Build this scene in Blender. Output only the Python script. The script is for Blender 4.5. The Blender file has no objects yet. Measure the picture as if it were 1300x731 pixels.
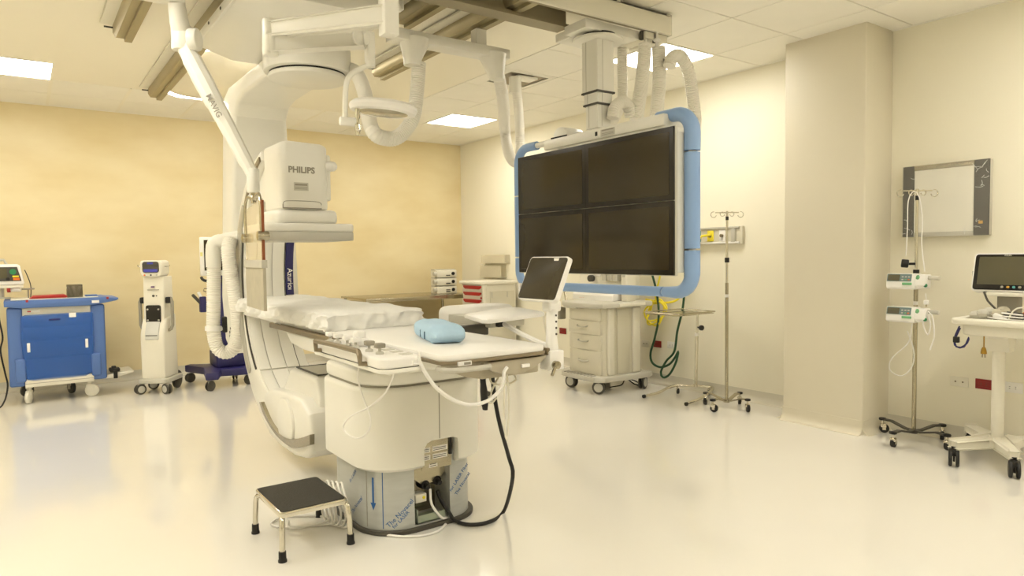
import bpy, bmesh, math, random
from mathutils import Vector, Matrix, noise
random.seed(7)
PI = math.pi
SC = bpy.context.scene
COL = SC.collection

# ------------------------------------------------------------------ camera
CAM_H, F_PX, PITCH, YAW, ROLL = 1.3, 874.2434, 0.0472, 0.6198, -0.0122
fwd = Vector((math.sin(YAW) * math.cos(PITCH), math.cos(YAW) * math.cos(PITCH), -math.sin(PITCH)))
rgt = Vector((math.cos(YAW), -math.sin(YAW), 0.0))
upv = rgt.cross(fwd)
r2 = rgt * math.cos(ROLL) + upv * math.sin(ROLL)
u2 = upv * math.cos(ROLL) - rgt * math.sin(ROLL)
cd = bpy.data.cameras.new('camera')
cd.sensor_width = 36.0
cd.lens = F_PX / 1300.0 * 36.0
cd.clip_start = 0.05
cam = bpy.data.objects.new('camera', cd)
COL.objects.link(cam)
cam.matrix_world = Matrix(((r2.x, u2.x, -fwd.x, 0), (r2.y, u2.y, -fwd.y, 0), (r2.z, u2.z, -fwd.z, CAM_H), (0, 0, 0, 1)))
SC.camera = cam

# ------------------------------------------------------------------ world, exposure, light panels
W = bpy.data.worlds.new('world')
SC.world = W
W.use_nodes = True
W.node_tree.nodes['Background'].inputs[0].default_value = (1.0, 0.95, 0.85, 1)
W.node_tree.nodes['Background'].inputs[1].default_value = 0.25
SC.view_settings.view_transform = 'Standard'
SC.view_settings.look = 'None'
SC.view_settings.exposure = 0.72
SC.view_settings.gamma = 1.0
SC.view_settings.use_curve_mapping = False
PANEL_STRENGTH = 12.5                  # emission of the ceiling light panels
PANEL_COLOR = (1.0, 0.958, 0.865, 1)

# room
XL, XR, YF, YB, H = -2.0, 5.178, -2.2, 8.487, 2.882
GX, GY, TS = 4.5764, 2.9679, 0.6133   # ceiling grid origin and pitch
PX0, PX1, PY0, PY1 = 4.808, XR, 2.492, 3.115   # pillar

# ------------------------------------------------------------------ materials
MATS = {}
def lin(hexs):
    c = [int(hexs[i:i + 2], 16) / 255 for i in (0, 2, 4)]
    return tuple((v / 12.92 if v <= 0.04045 else ((v + 0.055) / 1.055) ** 2.4) for v in c) + (1.0,)

def mat(name, hexs, rough=0.5, metal=0.0, spec=0.5, coat=0.0, var=0.06, scale=6.0, bump=0.0, bscale=80.0, stretch=None, trans=0.0, alpha=1.0, hex2=None, emit=None, sub=0.0):
    if name in MATS:
        return MATS[name]
    m = bpy.data.materials.new(name)
    m.use_nodes = True
    nt = m.node_tree
    b = nt.nodes['Principled BSDF']
    L = nt.links
    tc = nt.nodes.new('ShaderNodeTexCoord')
    mp = nt.nodes.new('ShaderNodeMapping')
    L.new(tc.outputs['Object'], mp.inputs['Vector'])
    if stretch:
        mp.inputs['Scale'].default_value = stretch
    nz = nt.nodes.new('ShaderNodeTexNoise')
    nz.inputs['Scale'].default_value = scale
    nz.inputs['Detail'].default_value = 4
    L.new(mp.outputs['Vector'], nz.inputs['Vector'])
    rp = nt.nodes.new('ShaderNodeValToRGB')
    c = lin(hexs)
    c2 = lin(hex2) if hex2 else tuple(v * (1 - var) for v in c[:3]) + (1,)
    rp.color_ramp.elements[0].position = 0.3
    rp.color_ramp.elements[1].position = 0.7
    rp.color_ramp.elements[0].color = c2
    rp.color_ramp.elements[1].color = c
    L.new(nz.outputs['Fac'], rp.inputs['Fac'])
    L.new(rp.outputs['Color'], b.inputs['Base Color'])
    b.inputs['Roughness'].default_value = rough
    b.inputs['Metallic'].default_value = metal
    b.inputs['Specular IOR Level'].default_value = spec
    b.inputs['Coat Weight'].default_value = coat
    b.inputs['Coat Roughness'].default_value = 0.08
    b.inputs['Transmission Weight'].default_value = trans
    b.inputs['Alpha'].default_value = alpha
    if sub:
        b.inputs['Subsurface Weight'].default_value = sub
    if emit:
        b.inputs['Emission Color'].default_value = emit[0]
        b.inputs['Emission Strength'].default_value = emit[1]
    if bump:
        n2 = nt.nodes.new('ShaderNodeTexNoise')
        n2.inputs['Scale'].default_value = bscale
        n2.inputs['Detail'].default_value = 3
        L.new(mp.outputs['Vector'], n2.inputs['Vector'])
        bp = nt.nodes.new('ShaderNodeBump')
        bp.inputs['Strength'].default_value = bump
        bp.inputs['Distance'].default_value = 0.01
        L.new(n2.outputs['Fac'], bp.inputs['Height'])
        L.new(bp.outputs['Normal'], b.inputs['Normal'])
    MATS[name] = m
    return m

M_FLOOR = mat('epoxy_floor', 'F0ECE2', 0.12, var=0.04, scale=0.9, coat=0.55, bump=0.015, bscale=1.6)
M_WBACK = mat('tan_wall_paint', 'F0E1B8', 0.42, var=0.0, hex2='E4D1A0', scale=1.3, bump=0.05, bscale=40, stretch=(1, 1, 2.2))
M_WRIGHT = mat('cream_wall_paint', 'F3EDD8', 0.5, var=0.03, scale=1.0, bump=0.03, bscale=60)
M_PILLAR = mat('pillar_paint', 'E0D8C2', 0.45, var=0.03, scale=1.2, bump=0.03, bscale=60)
M_COVE = mat('cove_base', 'D6D0BE', 0.35, var=0.05, scale=3)
M_TILE = mat('ceiling_tile_board', 'FAF6EA', 0.85, var=0.03, scale=3, bump=0.08, bscale=220)
M_CBACK = mat('ceiling_plenum', '8C8265', 0.9, var=0.1)
M_SMOOTH = mat('smooth_ceiling_paint', 'F8F2E0', 0.35, var=0.03, scale=0.8, bump=0.03, bscale=1.5)
M_LIGHT = mat('light_diffuser', 'FFFFFF', 0.6, emit=(PANEL_COLOR, PANEL_STRENGTH))
M_WHITE = mat('white_enamel', 'EFECE1', 0.32, var=0.02, coat=0.1)
M_WHITE2 = mat('white_plastic', 'F3F0E9', 0.4, var=0.02)
M_CREAM = mat('cream_plastic', 'EAE5D4', 0.42, var=0.03)
M_BEIGE = mat('beige_metal', 'DBD5C1', 0.45, var=0.03)
M_LGREY = mat('light_grey_plastic', 'C8C4B6', 0.45, var=0.04)
M_GREY = mat('mid_grey_plastic', '9A9484', 0.5, var=0.05)
M_DGREY = mat('dark_grey_plastic', '4B473E', 0.5, var=0.08)
M_BLACK = mat('black_rubber', '16130F', 0.55, var=0.1)
M_GBLACK = mat('black_gloss', '120F0B', 0.12, var=0.02)
M_HOSE = mat('corrugated_hose_plastic', 'F1EDE2', 0.45, var=0.02)
M_STEEL = mat('stainless_steel', 'B9B19C', 0.24, metal=1.0, var=0.12, scale=14, stretch=(1, 1, 12))
M_CHROME = mat('chrome', 'D9D4C6', 0.1, metal=1.0, var=0.03)
M_ALU = mat('anodised_rail', 'A79C7B', 0.38, metal=0.55, var=0.06, scale=5)
M_RAILD = mat('grey_rail_paint', '9C9278', 0.45, metal=0.2, var=0.06, scale=5)
M_BRONZE = mat('taupe_metal', '8D8068', 0.4, metal=0.4, var=0.06)
M_FILM = mat('film_covered_steel', 'C2C4C0', 0.3, metal=0.35, var=0.08, scale=8, stretch=(1, 1, 6))
M_BLUETXT = mat('blue_print', '2E62A0', 0.5)
M_CART = mat('blue_cart_plastic', '5676B4', 0.42, var=0.05)
M_BUMP = mat('blue_vinyl_padding', '8FAFDC', 0.38, var=0.04)
M_NAVY = mat('navy_plastic', '26235C', 0.4, var=0.06)
M_PADBL = mat('light_blue_cloth', 'B6D5EC', 0.75, var=0.05, scale=9, bump=0.12, bscale=60)
M_SHEET = mat('white_sheet', 'EDEBE4', 0.85, var=0.03, bump=0.25, bscale=22)
M_RED = mat('red_plastic', 'B0281F', 0.42, var=0.08)
M_DRED = mat('dark_red_plate', '8F1F1A', 0.45, var=0.06)
M_GREEN = mat('green_plastic', '2E8B57', 0.45)
M_LGREEN = mat('light_green_key', '79B884', 0.5)
M_YEL = mat('yellow_plastic', 'FBE93A', 0.42)
M_ORANGE = mat('orange_plastic', 'E4792A', 0.45)
M_DGREEN = mat('green_hose_rubber', '1F4A2C', 0.5)
M_BROWN = mat('amber_edge', '8E4A22', 0.35)
M_SCREEN = mat('dark_screen_glass', '352D1B', 0.1, var=0.05, spec=0.5)
M_BEZEL = mat('screen_bezel', '1B140A', 0.16, var=0.05)
M_OFFSCR = mat('grey_screen_glass', '5F5A45', 0.14, var=0.05)
M_BLUESCR = mat('blue_screen', '34357F', 0.2, emit=((0.06, 0.06, 0.3, 1), 0.4))
M_SMOKE = mat('smoked_acrylic', '6B6149', 0.12, alpha=0.62)
M_FROST = mat('clear_acrylic', 'EFE6CB', 0.2, alpha=0.55)
M_LEADGL = mat('lead_acrylic', 'F1DFB4', 0.06, alpha=0.38)
M_CURTAIN = mat('lead_curtain', 'BDB59E', 0.6, var=0.12, scale=18, bump=0.2, bscale=40)
M_PLASTICWRAP = mat('cling_film', 'F4F1E6', 0.12, alpha=0.14, bump=1.0, bscale=14)
M_GLINT = mat('crease_glint', 'FBFAF4', 0.15, alpha=0.75)  # near-white colour for highlights painted along the cling film creases
M_STRIPD = mat('black_strip', '38342A', 0.35, var=0.05)
M_TAUPE = mat('taupe_plastic', 'B7AE98', 0.45, var=0.03)
M_BOXW = mat('viewer_panel_white', 'F2EEDF', 0.35)  # even white of the film viewer panel

# ------------------------------------------------------------------ geometry helpers (all in world metres)
def V(p):
    return Vector(p)

class Geo:
    def __init__(s):
        s.bm = bmesh.new()
    def _add(s, tmp):
        me = bpy.data.meshes.new('tmp')
        tmp.to_mesh(me)
        tmp.free()
        s.bm.from_mesh(me)
        bpy.data.meshes.remove(me)
        return s
    def box(s, x0, x1, y0, y1, z0, z1, r=0.0, seg=2, rot=None):
        t = bmesh.new()
        bmesh.ops.create_cube(t, size=1.0)
        c = V(((x0 + x1) / 2, (y0 + y1) / 2, (z0 + z1) / 2))
        d = (abs(x1 - x0), abs(y1 - y0), abs(z1 - z0))
        for v in t.verts:
            v.co = V((v.co.x * d[0], v.co.y * d[1], v.co.z * d[2]))
        if r > 0:
            bmesh.ops.bevel(t, geom=list(t.edges), offset=min(r, min(d) * 0.49), segments=seg, profile=0.5, affect='EDGES')
        for v in t.verts:
            if rot:
                v.co = rot @ v.co
            v.co += c
        return s._add(t)
    def prism(s, poly, axis, a, b, r=0.0, seg=2):
        """poly: 2D points; axis 'x': (y,z)  'y': (x,z)  'z': (x,y)"""
        t = bmesh.new()
        def mk(u, v, w):
            return {'x': (w, u, v), 'y': (u, w, v), 'z': (u, v, w)}[axis]
        lo = [t.verts.new(mk(u, v, a)) for u, v in poly]
        hi = [t.verts.new(mk(u, v, b)) for u, v in poly]
        n = len(poly)
        e1 = t.faces.new(lo)
        e2 = t.faces.new(hi)
        for i in range(n):
            t.faces.new((lo[i], lo[(i + 1) % n], hi[(i + 1) % n], hi[i]))
        bmesh.ops.recalc_face_normals(t, faces=list(t.faces))
        if r > 0:
            ed = list(e1.edges) + list(e2.edges)
            bmesh.ops.bevel(t, geom=ed, offset=r, segments=seg, profile=0.5, affect='EDGES')
        return s._add(t)
    def cyl(s, p0, p1, r0, r1=None, n=16, bev=0.0):
        p0, p1 = V(p0), V(p1)
        r1 = r0 if r1 is None else r1
        d = p1 - p0
        L = d.length
        t = bmesh.new()
        bmesh.ops.create_cone(t, cap_ends=True, segments=n, radius1=r0, radius2=r1, depth=L)
        if bev > 0:
            ed = [e for e in t.edges if abs(e.verts[0].co.z - e.verts[1].co.z) < 1e-6]
            bmesh.ops.bevel(t, geom=ed, offset=bev, segments=2, profile=0.5, affect='EDGES')
        q = V((0, 0, 1)).rotation_difference(d.normalized())
        for v in t.verts:
            v.co = q @ v.co + (p0 + p1) / 2
        return s._add(t)
    def ball(s, c, r, n=14, sc=(1, 1, 1)):
        t = bmesh.new()
        bmesh.ops.create_uvsphere(t, u_segments=n, v_segments=max(6, n // 2), radius=r)
        for v in t.verts:
            v.co = V((v.co.x * sc[0], v.co.y * sc[1], v.co.z * sc[2])) + V(c)
        return s._add(t)
    def lathe(s, prof, c, axis=(0, 0, 1), n=28):
        t = bmesh.new()
        q = V((0, 0, 1)).rotation_difference(V(axis).normalized())
        rings = []
        for r, h in prof:
            if r < 1e-5:
                rings.append([t.verts.new(q @ V((0, 0, h)) + V(c))])
            else:
                rings.append([t.verts.new(q @ V((r * math.cos(2 * PI * k / n), r * math.sin(2 * PI * k / n), h)) + V(c)) for k in range(n)])
        for a, b in zip(rings, rings[1:]):
            for k in range(n):
                k2 = (k + 1) % n
                if len(a) == 1 and len(b) == 1:
                    continue
                if len(a) == 1:
                    t.faces.new((a[0], b[k], b[k2]))
                elif len(b) == 1:
                    t.faces.new((a[k], a[k2], b[0]))
                else:
                    t.faces.new((a[k], a[k2], b[k2], b[k]))
        bmesh.ops.recalc_face_normals(t, faces=list(t.faces))
        return s._add(t)
    def tube(s, pts, r, n=10, smooth=True, step=0.02, corr=None, closed=False, flat=None):
        P = [V(p) for p in pts]
        if smooth:
            P = spline(P, step if not corr else corr[1] / 2, closed)
        t = bmesh.new()
        N = len(P)
        rings = []
        prev = None
        for i, p in enumerate(P):
            if closed:
                tan = (P[(i + 1) % N] - P[i - 1]).normalized()
            else:
                tan = (P[min(i + 1, N - 1)] - P[max(i - 1, 0)]).normalized()
            if prev is None:
                up = V((0, 0, 1)) if abs(tan.z) < 0.9 else V((1, 0, 0))
                a = tan.cross(up).normalized()
            else:
                a = (prev - tan * prev.dot(tan)).normalized()
            prev = a
            b = tan.cross(a)
            rr = r[i * len(r) // N] if isinstance(r, (list, tuple)) else r
            if corr and i % 2:
                rr -= corr[0]
            fa, fb = flat if flat else (1, 1)
            rings.append([t.verts.new(p + a * rr * fa * math.cos(2 * PI * k / n) + b * rr * fb * math.sin(2 * PI * k / n)) for k in range(n)])
        for i in range(N if closed else N - 1):
            A, B = rings[i], rings[(i + 1) % N]
            for k in range(n):
                t.faces.new((A[k], A[(k + 1) % n], B[(k + 1) % n], B[k]))
        if not closed:
            t.faces.new(rings[0][::-1])
            t.faces.new(rings[-1])
        bmesh.ops.recalc_face_normals(t, faces=list(t.faces))
        return s._add(t)
    def sector(s, y0, z0, rin, rout, a0, a1, x0, x1, n=48, r=0.0):
        """ring sector in the plane x = const about (y0, z0); rin/rout may be functions of the angle (deg)"""
        f = lambda q, a: q(a) if callable(q) else q
        angs = [a0 + (a1 - a0) * i / n for i in range(n + 1)]
        pol = [(y0 + f(rout, a) * math.cos(math.radians(a)), z0 + f(rout, a) * math.sin(math.radians(a))) for a in angs]
        pol += [(y0 + f(rin, a) * math.cos(math.radians(a)), z0 + f(rin, a) * math.sin(math.radians(a))) for a in reversed(angs)]
        return s.prism(pol, 'x', x0, x1, r)
    def xform(s, fn):
        for v in s.bm.verts:
            v.co = V(fn(v.co))
        return s

def spline(P, step, closed=False):
    out = []
    N = len(P)
    rng = N if closed else N - 1
    for i in range(rng):
        if closed:
            p0, p1, p2, p3 = P[i - 1], P[i], P[(i + 1) % N], P[(i + 2) % N]
        else:
            p1, p2 = P[i], P[i + 1]
            p0 = P[i - 1] if i > 0 else p1 * 2 - p2
            p3 = P[i + 2] if i + 2 < N else p2 * 2 - p1
        k = max(2, int((p2 - p1).length / step))
        for j in range(k):
            t = j / k
            out.append(0.5 * ((2 * p1) + (p2 - p0) * t + (2 * p0 - 5 * p1 + 4 * p2 - p3) * t * t + (3 * p1 - p0 - 3 * p2 + p3) * t ** 3))
    if not closed:
        out.append(P[-1])
    return out

def rrect(x0, x1, y0, y1, r, n=6):
    out = []
    rs = r if isinstance(r, (tuple, list)) else (r, r, r, r)
    for (cx, cy, a, q) in ((x1 - rs[0], y1 - rs[0], 0, rs[0]), (x0 + rs[1], y1 - rs[1], 90, rs[1]), (x0 + rs[2], y0 + rs[2], 180, rs[2]), (x1 - rs[3], y0 + rs[3], 270, rs[3])):
        if q < 1e-4:
            out.append((cx, cy))
            continue
        for i in range(n + 1):
            t = math.radians(a + 90 * i / n)
            out.append((cx + q * math.cos(t), cy + q * math.sin(t)))
    return out

def finish(bm, ang=32):
    bm.normal_update()
    lim = math.radians(ang)
    for f in bm.faces:
        f.smooth = True
    for e in bm.edges:
        if len(e.link_faces) == 2:
            e.smooth = e.calc_face_angle(0) < lim
        else:
            e.smooth = True

def root_of(o):
    while o.parent:
        o = o.parent
    return o

def part(name, g, m, parent=None, ang=32, label=None):
    """link the geometry as one mesh object (world coordinates in, parent's root location taken off)"""
    finish(g.bm, ang)
    if parent is not None:
        off = root_of(parent).location
        for v in g.bm.verts:
            v.co -= off
    me = bpy.data.meshes.new(name)
    g.bm.to_mesh(me)
    g.bm.free()
    me.materials.append(m)
    o = bpy.data.objects.new(name, me)
    COL.objects.link(o)
    if parent is not None:
        o.parent = parent
    if label:
        o['label'] = label
    return o

def thing(name, label, cat, loc, group=None):
    o = bpy.data.objects.new(name, None)
    o.empty_display_size = 0.05
    COL.objects.link(o)
    o.location = loc
    o['label'] = label
    o['category'] = cat
    if group:
        o['group'] = group
    return o

def single(name, g, m, label, cat, base, group=None, ang=32):
    """a thing that is one mesh, its origin at base"""
    b = V(base)
    for v in g.bm.verts:
        v.co -= b
    o = part(name, g, m, None, ang)
    o.location = b
    o['label'] = label
    o['category'] = cat
    if group:
        o['group'] = group
    return o

def struct(name, g, m, parent=None):
    o = part(name, g, m, parent)
    if parent is None:
        o['kind'] = 'structure'
    return o

def cut(o, g):
    """boolean difference with the geometry g (world coordinates), applied at once"""
    off = root_of(o).location if o.parent else V((0, 0, 0))
    for v in g.bm.verts:
        v.co -= off
    bmesh.ops.recalc_face_normals(g.bm, faces=list(g.bm.faces))
    me = bpy.data.meshes.new('cutter')
    g.bm.to_mesh(me)
    g.bm.free()
    c = bpy.data.objects.new('cutter', me)
    COL.objects.link(c)
    if o.parent:
        c.parent = o.parent
    md = o.modifiers.new('cut', 'BOOLEAN')
    md.object = c
    md.operation = 'DIFFERENCE'
    md.solver = 'EXACT'
    bpy.context.view_layer.update()
    dg = bpy.context.evaluated_depsgraph_get()
    new = bpy.data.meshes.new_from_object(o.evaluated_get(dg))
    o.modifiers.clear()
    old = o.data
    o.data = new
    bpy.data.meshes.remove(old)
    bpy.data.objects.remove(c)
    bpy.data.meshes.remove(me)
    bm = bmesh.new()
    bm.from_mesh(o.data)
    finish(bm)
    bm.to_mesh(o.data)
    bm.free()
    return o

def text(name, s, size, m, parent, org, xd, yd, ext=0.0006, bold=0.0, align='LEFT', label=None):
    cu = bpy.data.curves.new('txt', 'FONT')
    cu.body = s
    cu.size = size
    cu.extrude = ext
    cu.offset = bold
    cu.align_x = align
    cu.resolution_u = 3
    to = bpy.data.objects.new('txt', cu)
    COL.objects.link(to)
    bpy.context.view_layer.update()
    me = bpy.data.meshes.new_from_object(to.evaluated_get(bpy.context.evaluated_depsgraph_get()))
    bpy.data.objects.remove(to)
    xd, yd = V(xd).normalized(), V(yd).normalized()
    zd = xd.cross(yd)
    g = Geo()
    g.bm.from_mesh(me)
    bpy.data.meshes.remove(me)
    for v in g.bm.verts:
        v.co = V(org) + xd * v.co.x + yd * v.co.y + zd * v.co.z
    return part(name, g, m, parent, label=label)

def caster(par, x, y, r, zt, ang=0.0, w=0.03, mw=None, mf=None, twin=True, hub=None):
    """swivel caster standing on the floor: fork as part, wheel as sub-part"""
    mw = mw or M_DGREY
    mf = mf or M_GREY
    rot = Matrix.Rotation(ang, 3, 'Z')
    d, s_ = rot @ V((1, 0, 0)), rot @ V((0, 1, 0))
    c = V((x, y, r)) - d * r * 0.35
    g = Geo()
    hw = w * (0.42 if twin else 0.75)
    g.box(-r * 0.75, r * 0.45, -hw, hw, r * 1.25, r * 2.02, r * 0.18)
    if twin:
        g.box(-r * 0.6, r * 0.1, -w * 0.12, w * 0.12, r * 0.6, r * 1.4)
    else:
        for k in (-1, 1):
            g.box(-r * 0.6, r * 0.1, k * w * 0.66 - w * 0.07, k * w * 0.66 + w * 0.07, r * 0.7, r * 1.6)
    g.cyl((0, 0, r * 1.7), (0, 0, zt), r * 0.28, n=10)
    g.xform(lambda co: rot @ V(co) + V((x, y, 0)))
    f = part('caster', g, mf, par)
    wg = Geo()
    for k in ((-1, 1) if twin else (0,)):
        a_, b_ = (0.2 * k, 0.62 * k) if twin else (-0.5, 0.5)
        wg.cyl(c + s_ * w * a_, c + s_ * w * b_, r, n=20, bev=r * 0.12)
    part('wheel', wg, mw, f)
    if hub:
        hg = Geo()
        e = 0.63 if twin else 0.51
        for k in (-1, 1):
            hg.cyl(c + s_ * k * w * (e - 0.05), c + s_ * k * w * (e + 0.04), r * 0.68, n=18, bev=r * 0.03)
        part('hub_cap', hg, hub, f)
    return f

# ================================================================== THE ROOM
g = Geo(); g.box(XL - 0.1, XR + 0.1, YF - 0.1, YB + 0.1, -0.1, 0.0)
struct('floor', g, M_FLOOR)
g = Geo(); g.box(XL - 0.1, XR + 0.1, YB, YB + 0.1, 0, H + 0.1)
struct('wall_back', g, M_WBACK)
g = Geo(); g.box(XR, XR + 0.1, YF, YB, 0, H + 0.1)
struct('wall_right', g, M_WRIGHT)
g = Geo(); g.box(XL - 0.1, XL, YF, YB, 0, H + 0.1)
struct('wall_left', g, M_WRIGHT)
g = Geo(); g.box(XL - 0.1, XR + 0.1, YF - 0.1, YF, 0, H + 0.1)
struct('wall_front', g, M_WRIGHT)
g = Geo(); g.prism(rrect(PX0, PX1 - 0.002, PY0, PY1, (0.001, 0.012, 0.012, 0.001), 3), 'z', 0.0, H - 0.004)
struct('pillar', g, M_PILLAR)

def cove(name, pts2, hgt=0.10, rad=0.055, m=M_COVE):
    """coved skirting: profile swept along straight runs; pts2 = [(p0, p1, inward normal)]"""
    g = Geo()
    prof = [(0.0, 0.0), (rad, 0.0), (rad, 0.002)]
    for i in range(7):
        a = math.radians(90 * i / 6)
        prof.append((rad - (rad - 0.004) * math.sin(a), rad + 0.002 - rad * math.cos(a)))
    prof += [(0.004, hgt), (0.0, hgt)]
    for p0, p1, nrm in pts2:
        p0, p1, nrm = V((p0[0], p0[1], 0)), V((p1[0], p1[1], 0)), V((nrm[0], nrm[1], 0))
        t = bmesh.new()
        A = [t.verts.new(p0 + nrm * u + V((0, 0, w))) for u, w in prof]
        B = [t.verts.new(p1 + nrm * u + V((0, 0, w))) for u, w in prof]
        n = len(prof)
        for i in range(n):
            t.faces.new((A[i], A[(i + 1) % n], B[(i + 1) % n], B[i]))
        t.faces.new(A); t.faces.new(B)
        bmesh.ops.recalc_face_normals(t, faces=list(t.faces))
        g._add(t)
    return struct(name, g, m)
cove('baseboard_back', [((XL, YB), (XR, YB), (0, -1))])
cove('baseboard_right', [((XR, YF), (XR, PY0), (-1, 0)), ((XR, PY1), (XR, YB), (-1, 0))])
cove('baseboard_pillar', [((PX0, PY0), (PX0, PY1), (-1, 0)), ((PX0, PY0), (PX1, PY0), (0, -1)), ((PX0, PY1), (PX1, PY1), (0, 1))], m=M_PILLAR)

# ceiling: backing, single tiles on the grid, the smooth panel between the rails
g = Geo(); g.box(XL - 0.1, XR + 0.1, YF - 0.1, YB + 0.1, H + 0.006, H + 0.12)
ceil = struct('ceiling', g, M_CBACK)
OPEN_CELL = (3.505, 3.905, 4.88, 5.26)
SMX0, SMX1, SMY0, SMY1 = GX - 7 * TS, GX - 2 * TS, GY - 3 * TS, GY + 7 * TS
LIGHT_CELLS = [(-1, 6), (-8, 6), (-1, 1), (-8, 1), (-1, -4), (-5, -5), (-8, -4), (-3, -5), (-10, 4), (-10, -1)]
gap = 0.0045
tile_mesh = {}
def tile(x0, x1, y0, y1, base=None):
    key = (round(x1 - x0, 3), round(y1 - y0, 3))
    if key not in tile_mesh:
        gg = Geo()
        gg.box(0, x1 - x0, 0, y1 - y0, 0, 0.012, 0.003, 1)
        finish(gg.bm)
        me = bpy.data.meshes.new('ceiling_tile')
        gg.bm.to_mesh(me); gg.bm.free()
        me.materials.append(M_TILE)
        tile_mesh[key] = me
    o = bpy.data.objects.new('ceiling_tile', tile_mesh[key])
    COL.objects.link(o)
    o.location = (x0, y0, H - 0.004)
    o.parent = ceil
    return o
cells_x = [GX + k * TS for k in range(-11, 2)]
cells_y = [GY + k * TS for k in range(-9, 10)]
for i in range(-11, 2):
    for j in range(-9, 10):
        if (i, j) in LIGHT_CELLS:
            continue
        x0, x1 = GX + i * TS, GX + (i + 1) * TS
        y0, y1 = GY + j * TS, GY + (j + 1) * TS
        x0c, x1c, y0c, y1c = max(x0, XL), min(x1, XR - 0.006), max(y0, YF), min(y1, YB - 0.006)
        if x1c - x0c < 0.03 or y1c - y0c < 0.03:
            continue
        if x1 <= SMX1 + 0.01 and y0 >= SMY0 - 0.01 and y1 <= SMY1 + 0.01:
            continue
        if x0c < OPEN_CELL[1] and x1c > OPEN_CELL[0] and y0c < OPEN_CELL[3] and y1c > OPEN_CELL[2]:
            a, b, c, d = OPEN_CELL
            tile(x0c + gap, a, y0c + gap, y1c - gap)
            tile(b, x1c - gap, y0c + gap, y1c - gap) if x1c - b > 0.03 else None
            tile(a + 0.002, b - 0.002, y0c + gap, c) if c - y0c > 0.03 else None
            tile(a + 0.002, b - 0.002, d, y1c - gap)
            continue
        tile(x0c + gap, x1c - gap, y0c + gap, y1c - gap)
g = Geo()
g.box(XL, SMX1 - gap, SMY0 + gap, SMY1 - gap, H - 0.004, H + 0.006, 0.002, 1)
struct('smooth_panel', g, M_SMOOTH, ceil)
for k in range(-9, -2):                              # pale grid bars of the last tile rows
    x = GX + k * TS
    g = Geo(); g.box(x - 0.014, x + 0.014, SMY1 + 0.02, YB - 0.024, H - 0.0055, H - 0.0025)
    struct('grid_bar', g, M_SMOOTH, ceil)
g = Geo()
g.box(XL, XR, YB - 0.022, YB - 0.001, H - 0.008, H - 0.0035)
g.box(XR - 0.022, XR - 0.001, YF, PY0, H - 0.008, H - 0.0035)
g.box(XR - 0.022, XR - 0.001, PY1, YB, H - 0.008, H - 0.0035)
struct('trim_1', g, M_TILE)

# ceiling light panels
def ceiling_light(i, j, label):
    x0, y0 = GX + i * TS, GY + j * TS
    t = thing('ceiling_light', label, 'ceiling light', (x0 + TS / 2, y0 + TS / 2, H - 0.006), 'square ceiling light panels')
    g = Geo()
    for a, b, c, d in ((0, TS, 0, 0.012), (0, TS, TS - 0.012, TS), (0, 0.012, 0.012, TS - 0.012), (TS - 0.012, TS, 0.012, TS - 0.012)):
        g.box(x0 + a, x0 + b, y0 + c, y0 + d, H - 0.01, H + 0.004)
    part('frame', g, M_TILE, t)
    g = Geo(); g.box(x0 + 0.012, x0 + TS - 0.012, y0 + 0.012, y0 + TS - 0.012, H - 0.006, H + 0.003)
    part('diffuser', g, M_LIGHT, t)
LL = {(-1, 6): 'square light panel in the ceiling near the far room corner, right of the lamp head',
      (-8, 6): 'light panel cut off by the left edge of the picture',
      (-1, 1): 'large bright light panel behind the ribbed hoses of the monitor bank'}
LL.update({(-8, 1): 'light panel out of view, left of the camera above the open floor', (-1, -4): 'light panel out of view behind the camera, by the right wall',
           (-5, -5): 'light panel out of view behind the camera, second from the left wall', (-8, -4): 'light panel out of view behind the camera, nearest the left wall',
           (-3, -5): 'light panel out of view straight behind the camera', (-10, 4): 'light panel out of view at the left wall, beside the blue cart end',
           (-10, -1): 'light panel out of view at the left wall, beside the camera'})
for (i, j) in LIGHT_CELLS:
    ceiling_light(i, j, LL[(i, j)])

# long light with cut corners behind a glossy dish, left of the gantry post
t = thing('dished_ceiling_light', 'ceiling light with cut corners behind a glossy cream dish, left of the gantry post', 'ceiling light', (1.6, 6.35, H - 0.004))
def cutrect(x0, x1, y0, y1, c):
    return [(x0 + c, y0), (x1 - c, y0), (x1, y0 + c), (x1, y1 - c), (x1 - c, y1), (x0 + c, y1), (x0, y1 - c), (x0, y0 + c)]
g = Geo(); g.prism(cutrect(1.08, 2.14, 5.44, 7.345, 0.22), 'z', H - 0.016, H - 0.004)
part('diffuser', g, M_LIGHT, t)
tw = bmesh.new()
rings = []
for sc_, dz in ((1.0, 0.0), (1.01, -0.006), (0.98, -0.02), (0.9, -0.038), (0.7, -0.055), (0.4, -0.063), (0.12, -0.065)):
    rings.append([tw.verts.new((1.605 + (x - 1.605) * sc_, 6.365 + (y - 6.365) * sc_, H - 0.016 + dz)) for x, y in rrect(1.15, 2.06, 5.50, 7.20, 0.26, 8)])
for a, b in zip(rings, rings[1:]):
    for k in range(len(a)):
        tw.faces.new((a[k], a[(k + 1) % len(a)], b[(k + 1) % len(a)], b[k]))
tw.faces.new(rings[-1])
tw.faces.new(rings[0][::-1])
bmesh.ops.recalc_face_normals(tw, faces=list(tw.faces))
g = Geo(); g._add(tw)
part('dish', g, mat('glossy_dish', 'F8F2E0', 0.18, var=0.02), t, ang=60)

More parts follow.
